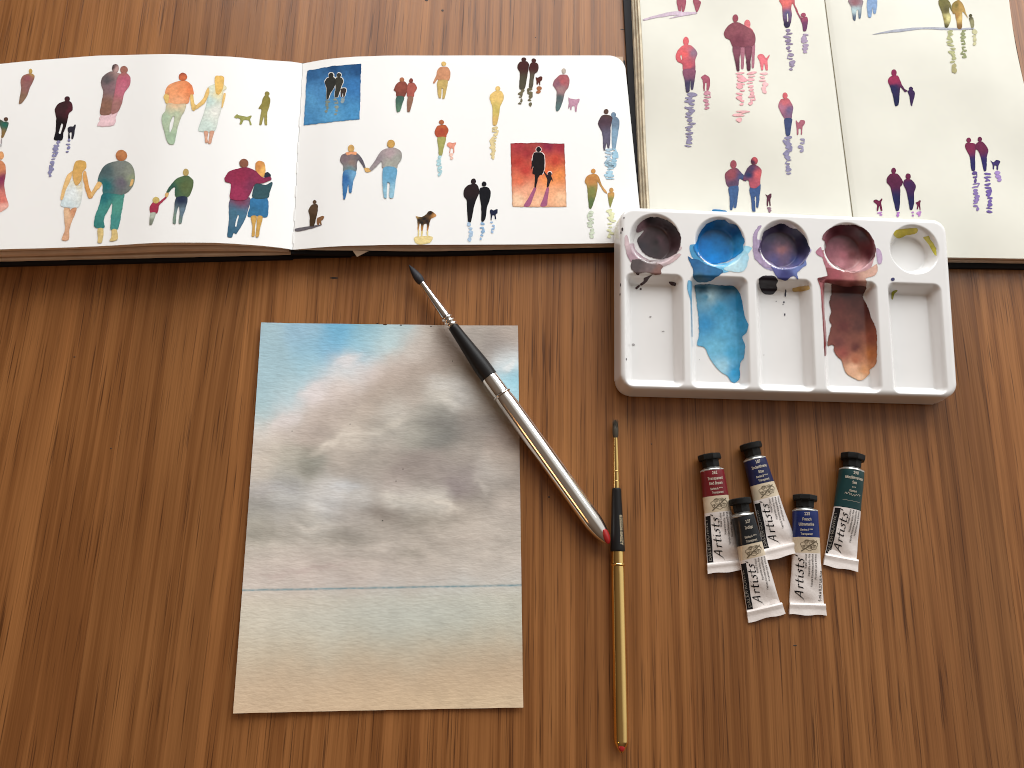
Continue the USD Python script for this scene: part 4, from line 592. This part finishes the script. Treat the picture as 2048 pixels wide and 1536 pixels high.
ln = np.exp(-((Pk[:, 1] - yl) / 0.00045) ** 2)[:, None] * (0.65 + 0.6 * meshkit.noise(np.column_stack([Pk[:, 0] * 700, Pk[:, 1] * 300, 0 * Pk[:, 0]]), 4))[:, None]; col = col * (1 - np.clip(ln, 0, 1)) + lin('6d929e') * np.clip(ln, 0, 1)
curl = lambda x, y: 0.0016 * (np.abs(x / 0.074) ** 3 * (0.65 - 0.25 * x / 0.074) + np.abs(y / 0.105) ** 4 * 0.6) + 0.0003 * np.sin(x * 40 + y * 25)
lift_c = np.maximum(curl(gx, gy), 0)
obj(card, 'painted_face', (np.stack([gx, gy, 0.0007 + lift_c], -1).reshape(-1, 3), grid_faces(300, 420)), M_card, colors=np.clip((col * .82 + .18 * (col @ [.25, .6, .15])[:, None]) * (np.array([1.15, 1.15, 1.16]) + np.array([.03, -.01, -.12]) * sstep((yl - Pk[:, 1] + .004) / .012)[:, None]), 0, .92))
gxs, gys, zs = gx[::6, ::6], gy[::6, ::6], lift_c[::6, ::6]
slab(card, 'board', np.stack([gxs, gys, 0.00066 + zs], -1), np.stack([gxs, gys, 0.0001 + zs], -1), M_cardedge)
for a, b, s in ((755, 648, 3), (770, 650, 5), (802, 651, 3), (862, 653, 2.5), (700, 848, 1), (905, 722, 1.2), (806, 938, 1.2), (792, 962, 1.2), (765, 1041, 1.5), (584, 862, 1)):
    p = at(np.array([float(a)]), np.array([float(b)]), 0.0012)[0]; ell = trimesh.creation.icosphere(1, 1.0); ell.apply_scale((s * 0.00026, 0.00028, 0.0001)); ell.apply_translation((p[0], p[1], 0.0007 + max(0, float(curl(p[0], p[1]))))); obj(card, 'ink_speck', ell, M_black)

# ------------------------------------------------------------------ brushes
def lathe_axis(A, Bp, prof, n=72):
    """surface of revolution about the line from A to B; prof: (metres along, radius)"""
    if n > 12 and len(prof) > 3: prof = [p for a, b in zip(prof[:-1], prof[1:]) for p in [(a[0] + (b[0] - a[0]) * q, a[1] + (b[1] - a[1]) * q) for q in np.linspace(0, 1, max(1, int(abs(b[0] - a[0]) / .0015)) + 1)[:-1]]] + [prof[-1]]
    ax = (Bp - A) / np.linalg.norm(Bp - A); e1 = np.cross([0, 0, 1.0], ax); e1 /= np.linalg.norm(e1); e2 = np.cross(ax, e1); t = np.linspace(0, 2 * np.pi, n, endpoint=False)
    V = np.concatenate([A + ax * s + r * (np.cos(t)[:, None] * e1 + np.sin(t)[:, None] * e2) for s, r in prof]); m = len(prof); F = []
    i = np.arange(m * n).reshape(m, n); j = np.roll(i, -1, 1); F = np.stack([i[:-1], j[:-1], j[1:], i[1:]], -1).reshape(-1, 4)
    return V, F
def along(A, Bp, u, v, z): X = at(np.array([float(u)]), np.array([float(v)]), z)[0]; return np.dot(X - A, (Bp - A) / np.linalg.norm(Bp - A))
def pix(u, v, z): return at(np.array([float(u)]), np.array([float(v)]), z)[0]
def smoothprof(pts, n=24):
    p = np.array(pts, float); s = np.linspace(p[0, 0], p[-1, 0], n); return list(zip(s, PchipInterpolator(p[:, 0], p[:, 1])(s)))
def bar(prof): return lathe_axis(A, Bb, [(a_, r_ * 1.25) for a_, r_ in prof])
zc = 0.0060; A, Bb = pix(818, 530, zc + 0.002), pix(1217, 1087, zc)
br = thing('paintbrush', 'silver handled travel brush with black grip, lying across the watercolour card', 'paintbrush', (*((A + Bb) / 2)[:2], 0), group=None)
S = lambda u, v: along(A, Bb, u, v, zc)
s1, s2, s3, s4, s5, s6, sE = S(843, 570), S(893, 634), S(906, 655), S(976, 757), S(1003, 791), S(1178, 1040), S(1217, 1087)
obj(br, 'bristle', bar(smoothprof([(0, .00015), (.003, .0010), (.007, .0018), (s1 * .72, .0021), (s1, .0014)])), M_bristle)
pr_ = [(s1 - .0005, .00135)] + smoothprof([(s1, .0014), (s2, .0021)], 6)
obj(br, 'ferrule', bar(pr_), M_silver)
w_ = (s3 - s2) / 3
for k in range(3): obj(br, 'crimp_ring', bar([(s2 + w_ * (k + t), .0020 + .00065 * math.sin(math.pi * t)) for t in np.linspace(0.0, 1.0, 10)]), M_silver)
obj(br, 'grip', bar([(s3, .0018)] + smoothprof([(s3 + .0002, .0024), (s3 + .010, .0029), ((s3 + s4) / 2, .0034), (s4 - .006, .0040), (s4, .0040)], 20)), M_grip)
obj(br, 'collar', bar([(s4, .0036), (s4 + .0003, .0039), (s5 - .0012, .0040), (s5 - .0008, .0041)]), M_silver)
obj(br, 'handle_ring', bar([(s5 - .0008 + .0016 * t, .0040 + .0006 * math.sin(math.pi * t)) for t in np.linspace(0, 1, 9)]), M_silver)
obj(br, 'handle', bar([(s5 + .0008, .0040), (s5 + .004, .0042), (s5 + .02, .0043), (s6 - .02, .0044), (s6, .0043)] + smoothprof([(s6 + .001, .0043), ((s6 + sE) / 2, .0036), (sE - .003, .0022), (sE - .0006, .0010), (sE, .0002)], 14)), M_silver)
axd = (Bb - A) / np.linalg.norm(Bb - A); e1 = np.cross([0, 0, 1.0], axd); e1 /= np.linalg.norm(e1)
gem = trimesh.creation.icosphere(3, 1.0); gem.apply_scale((.0046, .0022, .0012)); nrm = np.array([0, 0, .80]) + axd * .5 - e1 * (-.35); nrm /= np.linalg.norm(nrm); gx_ = axd - nrm * np.dot(axd, nrm); gx_ /= np.linalg.norm(gx_)
T = np.eye(4); T[:3, 0], T[:3, 1], T[:3, 2] = gx_, np.cross(nrm, gx_), nrm; T[:3, 3] = A + axd * (sE - .0052) + nrm * .0028; gem.apply_transform(T); obj(br, 'end_inlay', gem, M_red, label='red enamel inlay at the handle end')
def wrap_text(mesh2d, A, Bb, s0, off, rad, rot=0.0, flip=1):
    """flat lettering (x along the axis, y across) laid on a round bar"""
    ax = (Bb - A) / np.linalg.norm(Bb - A); e1 = np.cross(ax, [0, 0, 1.0]); e1 /= np.linalg.norm(e1); e2 = np.cross(e1, ax)
    m = mesh2d; v, f = trimesh.remesh.subdivide_to_size(m[0], m[1], 0.0006, max_iter=8)
    s = s0 + v[:, 0]; th = (off + v[:, 1] * flip) / rad(s); r = rad(s) + 0.00006
    return A + ax * s[:, None] + r[:, None] * (np.sin(th)[:, None] * e1 + np.cos(th)[:, None] * e2), f
def letters(text, h, bold=False, sx=1.0):
    m = meshkit.text_mesh(text, h, 0.00001, bold); v = np.array(m.vertices); up = v[m.faces][:, :, 2].min(1) > 0.000009; f = np.array(m.faces)[up]
    us = np.unique(f); mp = np.full(len(v), -1); mp[us] = np.arange(len(us)); v = v[us][:, :2] * [sx, 1]; return np.column_stack([v, np.zeros(len(v))]), mp[f]

def bar2(prof): return lathe_axis(A2, B2, [(a_, r_ * 1.17) for a_, r_ in prof])
zg = 0.0040; A2, B2 = pix(1230.5, 842, zg), pix(1243, 1508, zg)
gb_ = thing('paintbrush', 'gold handled travel brush lying upright on the bare table beside the paint tubes', 'paintbrush', (*((A2 + B2) / 2)[:2], 0))
G = lambda v: along(A2, B2, 1236, v, zg)
g1, g2, g3, g4, g5, g6 = G(876), G(976), G(1103), G(1131), G(1482), G(1506)
hv, hf = bar2(smoothprof([(.001, .0003), (.003, .0011), (.0055, .0015), (g1, .0010)])); hm = [trimesh.Trimesh(hv, np.vstack([hf[:, [0, 1, 2]], hf[:, [0, 2, 3]]]), process=False)]
axg = (B2 - A2) / np.linalg.norm(B2 - A2); eg = np.cross([0, 0, 1.0], axg); eg /= np.linalg.norm(eg)
for k in range(120):                                                # single hairs fanning out at the tip
    th = rng.uniform(0, 2 * np.pi); r_ = .0010; dv = np.cos(th) * eg + np.sin(th) * np.array([0, 0, 1.0]); e0 = rng.uniform(-.0012, .002); sp = rng.uniform(.0003, .0017)
    p0, p1, p2 = A2 + axg * g1 + dv * r_ * .9, A2 + axg * .0052 + dv * .0016 * rng.uniform(.8, 1.12), A2 + axg * e0 + dv * sp
    hm += [trimesh.creation.cylinder(.00007, segment=[a_, b_], sections=3) for a_, b_ in ((p0, p1), (p1, p2))]
obj(gb_, 'bristle', trimesh.util.concatenate(hm), M_hair)
obj(gb_, 'ferrule', bar2([(g1 - .0004, .0009)] + smoothprof([(g1, .0010), (g1 + .012, .0013), (g2, .00145)], 10)), M_gold)
for s in (g2 - .0095, g2 - .0042): obj(gb_, 'crimp_ring', bar2([(s + .0005 * t, .00142 + .00012 * math.sin(math.pi * t)) for t in np.linspace(0, 1, 7)]), M_gold)
grad = lambda s: np.interp(s, [g2, g2 + .0004, g3], [.00187, .00246, .00404])
obj(gb_, 'grip', bar2([(g2, .0012), (g2 + .0002, .0019), (g2 + .0006, .0021), (g3 - .0003, .00345), (g3, .0031)]), M_grip)
obj(gb_, 'collar', bar2([(g3, .0028), (g3 + .0002, .0030), (g4 - .0012, .0030)]), M_gold)
obj(gb_, 'handle_ring', bar2([(g4 - .0012 + .0016 * t, .0030 + .0004 * math.sin(math.pi * t)) for t in np.linspace(0, 1, 9)]), M_gold)
obj(gb_, 'handle', bar2([(g4 + .0004, .0030), (g4 + .003, .0031), (g5 - .01, .0032), (g5, .0031)] + smoothprof([(g5 + .0005, .0031), (g6 - .002, .0018), (g6, .0006)], 8)), M_gold)
gem = trimesh.creation.icosphere(3, 1.0); gem.apply_scale((.0019, .0030, .0014)); p = pix(1243, 1491, .0056); gem.apply_translation(p); obj(gb_, 'end_inlay', gem, M_red, label='red enamel inlay at the handle end')
v, f = wrap_text(letters('620104 EASZY', 0.0019, True, 0.86), A2, B2, G(1030), -0.0009, grad, flip=-1)
f = f[:, ::-1]; v_ = v
obj(gb_, 'lettering', (v_, f), M_goldprint, smooth=False)

# ------------------------------------------------------------------ paint tubes
def nib(strokes, w, a=math.radians(35), h=1.0):
    d = np.array([math.cos(a), math.sin(a)]) * w / 2; o = []
    for st in strokes:
        p = np.array(st, float).reshape(-1, 2)
        if len(p) > 2:
            t = np.linspace(0, 1, len(p)); tt = np.linspace(0, 1, 5 * len(p)); p = np.stack([PchipInterpolator(t, p[:, 0])(tt), PchipInterpolator(t, p[:, 1])(tt)], 1)
        for q0, q1 in zip(p[:-1], p[1:]): o.append(MultiPolygon([Polygon()] if 0 else []).union(shapely.convex_hull(shapely.MultiPoint([q0 - d, q0 + d, q1 - d, q1 + d])).buffer(0.012)))
    return unary_union(o)
GL = {'A': ([[-.12, -.25, .05, -.12, .62, 1.05, .70, 0], [.22, .35, .66, .35]], .95), 'r': ([[.05, .55, .16, .62, .12, 0], [.14, .40, .30, .62, .44, .55]], .50), 't': ([[.20, .95, .12, .12, .22, 0, .36, .08], [0, .62, .40, .64]], .44), 'i': ([[.02, .55, .12, .62, .10, .1, .20, 0, .30, .08], [.13, .86, .15, .90]], .34), 's': ([[.42, .56, .28, .64, .14, .52, .34, .30, .30, .06, .12, -.02, 0, .08]], .50), "'": ([[.10, 1.0, .04, .74]], .25)}
def script_word(word, h):
    x, o = 0, []
    for ch in word:
        st, adv = GL[ch]; o.append(affinity.translate(nib(st, .13), x, 0)); x += adv + .08
    g = affinity.skew(unary_union(o), xs=8, origin=(0, 0)); return affinity.scale(g, h, h, origin=(0, 0)), x * h
def tri_poly(g):
    V, F, n = [], [], 0
    for q in (g.geoms if hasattr(g, 'geoms') else [g]):
        v, f = trimesh.creation.triangulate_polygon(q.simplify(0.00003), engine='earcut'); V.append(v); F.append(f + n); n += len(v)
    v = np.vstack(V); f = np.vstack(F); a, b, c = v[f[:, 0]], v[f[:, 1]], v[f[:, 2]]; fl = (b[:, 0]-a[:, 0])*(c[:, 1]-a[:, 1])-(b[:, 1]-a[:, 1])*(c[:, 0]-a[:, 0]) < 0; f[fl] = f[fl][:, ::-1]
    return np.column_stack([v, np.zeros(len(v))]), f
def make_tube(label, capc, sh, end, w0, w1, bands, colour, colname, lines, zs=0.0, ze=0.0, cream=True, brand=True, emblem=True, seed=1, artists=True, sig=False, end_tilt=0.0, side_text=None):
    """sh, end, capc: photograph points of the shoulder, the folded end and the cap's top; w0, w1: their widths in pixels; bands: where colour ends, cream ends, the fold begins (0 to 1)"""
    r = random.Random(seed); k = 0.000277; hw0, hw1 = w0 * k / 2, w1 * k / 2; hh0 = hw0 * 0.92
    A = pix(*sh, zs + hh0); E = pix(*end, ze + 0.0012); C = pix(*capc, zs + hh0); Ls = np.linalg.norm((E - A)[:2]); d = (E - A).copy(); d[2] = 0; d /= np.linalg.norm(d)
    sd = np.array([-d[1], d[0], 0]); sd = sd if sd[0] > 0 else -sd                # across, to the picture's right
    name = thing('paint_tube', label, 'paint tube', (*((A + E) / 2)[:2], 0), group='watercolour paint tubes')
    lay = lambda t: sstep((t - 0.08) / 0.80)
    hw = lambda t: hw0 + (hw1 - hw0) * (0.25 * t + 0.75 * t ** 1.3); hh = lambda t: np.maximum(hh0 * (1 - 0.97 * np.clip((t - .05) / .86, 0, 1) ** 1.15), 0.00055)
    zb = lambda t: zs + (ze - zs) * t                                             # what the tube lies on
    ph = [r.uniform(0, 6) for _ in range(6)]
    def dent(t, a): return 0.00055 * np.sin(9 * t + ph[0] + a * 1.3) * lay(t) + 0.00042 * np.sin(21 * t + ph[1] - 2.2 * a) * lay(t) * (t < .95)
    def top(t, a):                                                               # a: -1 .. 1 across
        e = 2.15; return zb(t) + hh(t) + (hh(t) * np.maximum(1 - np.abs(a) ** e, 0) ** (1 / e)) * (1 + 0) + np.where(np.abs(a) < .98, dent(t, a) * (1 - np.abs(a) ** 4), 0)
    def P(t, a, up=True):
        t, a = np.broadcast_arrays(np.asarray(t, float), np.asarray(a, float)); w = hw(t) * (1 + 0.012 * np.sin(17 * t + ph[2] + np.sign(a)))
        z = top(t, a) if up else np.maximum(2 * (zb(t) + hh(t)) - top(t, a), zb(t) + 0.00005); z = np.where((np.abs(a) > .999), zb(t) + hh(t), z)
        return np.stack([A[0] + d[0] * Ls * t + sd[0] * w * a, A[1] + d[1] * Ls * t + sd[1] * w * a, z], -1)
    aa = np.sin(np.linspace(-np.pi / 2, np.pi / 2, 25))
    def band(nm, t0, t1, mat, n=24, lab=None):
        t = np.linspace(t0, t1, n)[:, None]; U = P(t, aa[None]); D = P(t, aa[None, ::-1], False); ring = np.concatenate([U, D[:, 1:-1]], 1); m = ring.shape[1]
        i = np.arange(n * m).reshape(n, m); j = np.roll(i, -1, 1); F = np.stack([i[:-1], i[1:], j[1:], j[:-1]], -1).reshape(-1, 4)
        obj(name, nm, (ring.reshape(-1, 3), F), mat, smooth=True, label=lab)
    lm = plain('tube_' + colname, colour, 0.40, coat=0.10, spec=0.35, vary=0.05, vscale=200, bump=((110, 110, 110), 0.35, 0.0010))
    b1, b2, b3 = bands
    band('shoulder_rim', -0.012, 0.012, M_alu, 3); band('colour_band', 0.012, b1, lm, 24)
    if cream: band('picture_band', b1, b2, M_creamtube, 12)
    band('body', b2, b3, M_tube, 30)
    # folded end: a flat doubled strip
    t = np.linspace(b3, 1.0, 8)[:, None]; a = np.linspace(-1.03, 1.03, 15)[None]; lipz = lambda t_, a_: zb(t_) + 0.0016 + 0.0004 * np.sin(a_ * 2 + ph[3]) + end_tilt * (t_ - b3)
    U = np.stack([A[0] + d[0] * Ls * t + sd[0] * hw(t) * a + 0 * a, A[1] + d[1] * Ls * t + sd[1] * hw(t) * a, lipz(t, a) + 0.0007 * np.exp(-((t - b3 - .02) / .02) ** 2) + 0 * a], -1); U[-1, :, :2] += (d[None, :2] * 0.0003 * np.sin(np.linspace(0, 9, 15) + ph[4])[:, None])
    slab(name, 'folded_end', U[:, ::-1], U[:, ::-1] - [0, 0, 0.0013], M_tube)
    # shoulder, thread and cap
    cd = A - C; cl_ = np.linalg.norm(cd); ax0, ax1 = C, A + (A - C) * .001
    obj(name, 'shoulder', lathe_axis(ax0, ax1, [(cl_ * .78, hw0 * .62), (cl_ * .86, hw0 * .68), (cl_ * .94, hw0 * .86), (cl_ + Ls * 0.0 , hw0 * .97), (cl_ + 0.0006, hw0 * 0.96)], 32), M_alu)
    cr, cn = hw0 * 1.03, hw0 * .76; flange = [(0, cr * .3), (0, cr * .90), (cl_ * .05, cr), (cl_ * .30, cr * 1.0), (cl_ * .37, cr * .94), (cl_ * .39, cn), (cl_ * .80, cn * .98), (cl_ * .81, cn * .5)]
    obj(name, 'cap', lathe_axis(ax0, ax1, flange, 8 if seed % 2 else 10), M_cap, smooth=32)
    # print
    def stamp(nm, vf, x0, y0, mat, turn=False, size=0.0008, lift=0.00009, cut=True):
        """lettering: x0 metres from the tube's middle line, y0 metres from the shoulder; turn: reads up the tube from the folded end"""
        v, f = vf
        if not len(f): return
        v, f = trimesh.remesh.subdivide_to_size(v, f, size, max_iter=8)
        x, y = (x0 - v[:, 1], y0 - v[:, 0]) if turn else (x0 + v[:, 0], y0 - v[:, 1])
        if turn: x, y = x0 + (-v[:, 1]), y0 - v[:, 0]
        t = y / Ls; a = x / hw(t)
        if cut: ok = (np.abs(a)[f] < .97).all(1); f = f[ok]
        if not len(f): return
        a = np.clip(a, -.97, .97); X = P(t, a); X[:, 2] += lift; X = X[f].reshape(-1, 3); F = np.arange(len(X)).reshape(-1, 3)
        n = np.cross(X[F[:, 1]] - X[F[:, 0]], X[F[:, 2]] - X[F[:, 0]]); F[n[:, 2] < 0] = F[n[:, 2] < 0][:, ::-1]
        obj(name, nm, (X, F), mat, smooth=False)
    def strip(nm, t0, t1, a0, a1, mat, lift=0.00006):
        t = np.linspace(t0, t1, 24)[:, None]; a = np.linspace(a0, a1, 9)[None]; X = P(t, a); X[..., 2] += lift; obj(name, nm, (X.reshape(-1, 3), grid_faces(24, 9)), mat, smooth=True)
    y = 0.0
    for txt, h, frac, off in lines:
        v, f = letters(txt, h, True, 0.72); v[:, 0] *= min(1, 1.62 * hw0 / v[:, 0].max()); v[:, 0] -= v[:, 0].max() / 2; stamp('lettering', (v, f), (off - .08) * hw0, frac * Ls * b1 + h, M_print)
    Lw = Ls * (b3 - b2)
    if brand:
        ab = -0.975 if not isinstance(brand, tuple) else brand[0]
        strip('brand_strip', b2 + .03 if cream else b2 + .012, b3 - .005, ab, -.66, M_black)
        v, f = letters('DALER·ROWNEY', 0.0016, False, 0.82); sc = Lw * .84 / v[:, 0].max(); stamp('lettering', (v * [sc, 1, 1], f), -.72 * hw(b3), Ls * (b3 - .02), M_dimprint, turn=True, lift=0.00013)
    if artists:
        g, wd = script_word("Artists'", 1.0); hgt = Lw * .90 / wd; g = affinity.scale(g, hgt, .50 * hw((b2 + b3) / 2) / 1.02, origin=(0, 0)); stamp('lettering', tri_poly(g), (-.10 if brand else -.30) * hw((b2 + b3) / 2), Ls * (b3 - .035), M_black, turn=True, size=0.0006)
        for j, (txt, st) in enumerate((('Water Colour', .30), ('Aquarelle extra-fine', .22), ('Feinste Künstleraquarellfarbe', .02), ('Acuarelas para artistas', .17))):
            v, f = letters(txt, 0.00115, False, 0.80); room = Lw * .96; wd = v[:, 0].max(); sc = min(1, room * .97 / wd)
            v[:, 0] *= sc; v[:, 0] += room - wd * sc; stamp('lettering', (v, f), ((.08 if brand else -.12) + .215 * j) * hw((b2 + b3) / 2), Ls * b3 - Ls * .01, M_black, turn=True)
    if side_text:
        v, f = letters(side_text, 0.0016, True, .8); stamp('lettering', (v, f), .93 * hw((b2 + b3) / 2), Ls * (b3 - .02), M_black, turn=True)
    if emblem:                                                                     # line drawing of a flowery scroll crossed by a brush
        ink = plain('emblem_' + colname, (0.13, 0.10, 0.06), 0.6); rr_ = random.Random(5); o = []; bh = Ls * (b2 - b1) * .40; bw = hw((b1 + b2) / 2) * .62
        for q_ in range(11):
            cx, cy, rad = rr_.uniform(-.75, .75) * bw, rr_.uniform(-.55, .55) * bh, rr_.uniform(.22, .42) * bh; tt = np.linspace(0, rr_.uniform(5, 9), 18)
            o.append(LineString(np.stack([cx + rad * (1 - tt / 14) * np.cos(tt), cy + rad * (1 - tt / 14) * np.sin(tt)], 1)).buffer(.00011))
        tt = np.linspace(0, 2 * np.pi, 40); o.append(LineString(np.stack([bw * (1 + .06 * np.sin(5 * tt)) * np.cos(tt), bh * .8 * (1 + .12 * np.sin(7 * tt)) * np.sin(tt)], 1)).buffer(.00013))
        o.append(LineString([(-bw * .9, -bh * .95), (bw * .85, bh * .7)]).buffer(.00030))
        stamp('emblem', tri_poly(unary_union(o)), .05 * hw0, Ls * (b1 + b2) / 2, ink)
    if sig:
        tt = np.linspace(0, 1, 60); ln_ = LineString(np.stack([-.0042 + .0088 * tt, .0006 * np.sin(tt * 38) * (1 - .4 * tt) + .0004 * np.sin(tt * 9)], 1)).buffer(.00010)
        stamp('signature', tri_poly(ln_), 0, Ls * b1 * .66, M_print); stamp('printed_line', tri_poly(LineString([(-.0048, 0), (.0052, 0)]).buffer(.00006)), 0, Ls * b1 * .82, M_print)
    return name
P1, P2 = 0.0015, 0.00115
make_tube('red brown 261 paint tube, the leftmost of the five', (1418, 909), (1423.5, 940), (1453, 1144), 47, 74, (.265, .42, .90), (0.165, 0.010, 0.016), 'red_brown', [('261', .0016, .10, -.02), ('Transparent', P1, .31, 0), ('Red Brown', P1, .49, 0), ('Series A ***', P2, .70, 0), ('Transparent', P2, .84, .08)], zs=0.0, ze=0.0012, seed=1)
make_tube('dark blue 107 paint tube slanting between the red brown and bright blue tubes', (1500, 887), (1508.5, 918), (1568, 1113), 45, 75, (.262, .41, .89), (0.010, 0.014, 0.062), 'indanthrene', [('107', .0016, .10, -.04), ('Indanthrene', P1, .30, 0), ('Blue', P1, .49, 0), ('Series B ***', P2, .68, 0), ('Transparent', P2, .83, .08)], zs=0.0, ze=0.0042, seed=2)
make_tube('bright blue 123 paint tube tucked under the dark blue 107 tube', (1610, 991), (1610, 1021), (1616, 1230), 49, 74, (.265, .415, .89), (0.008, 0.020, 0.115), 'ultramarine', [('123', .0016, .11, -.15), ('French', P1, .31, -.15), ('Ultramarine', P1, .49, -.15), ('Series A ***', P2, .70, -.15), ('Transparent', P2, .85, -.15)], zs=0.0, ze=0.0, brand=False, seed=3, side_text='5 ml e 0.17 US fl.oz')
make_tube('near black indigo 127 paint tube, frontmost of the left three', (1479, 997), (1485, 1030), (1534, 1236), 44, 75, (.285, .42, .89), (0.010, 0.012, 0.015), 'indigo', [('127', .0016, .20, .08), ('Indigo', P1, .40, .08), ('Series A ***', P2, .72, .08), ('Transparent', P2, .86, .10)], zs=0.0036, ze=0.0, seed=4)
make_tube('dark green 198 paint tube, the rightmost, without a picture band', (1706, 909), (1703, 941), (1681, 1137), 49, 68, (.395, .40, .88), (0.008, 0.042, 0.044), 'sea_green', [('198', .0016, .07, .05), ('Mediterranean', P1, .20, .05), ('Sea', P1, .32, .05), ('***', P2, .46, .05), ('Opaque', P2, .54, .05)], zs=0.0, ze=0.0004, cream=False, emblem=False, seed=5, sig=True)

# ------------------------------------------------------------------ small dark marks in the wood
M_knot = plain('dark_knot', (0.02, 0.012, 0.008), 0.6)
for a, b, w, h in ((885, 21, 3.0, 3.2), (853, 1, 4, 2), (1245, 59, 6, 1.2), (668, 556, 9, 2.2), (1071, 75, 1.4, 1.4), (222, 897, 1.6, 1.4), (149, 714, 2.4, 1.2), (1098, 994, 2, 1.8), (1590, 1291, 4, 1.2), (1303, 888, 1.4, 1.4)):
    p = pix(a, b, 0.0); e = trimesh.creation.icosphere(2, 1.0); e.apply_scale((w * .00027, h * .00027, 0.00012)); e.apply_translation((p[0], p[1], 0.00003)); obj(table, 'knot', e, M_knot)
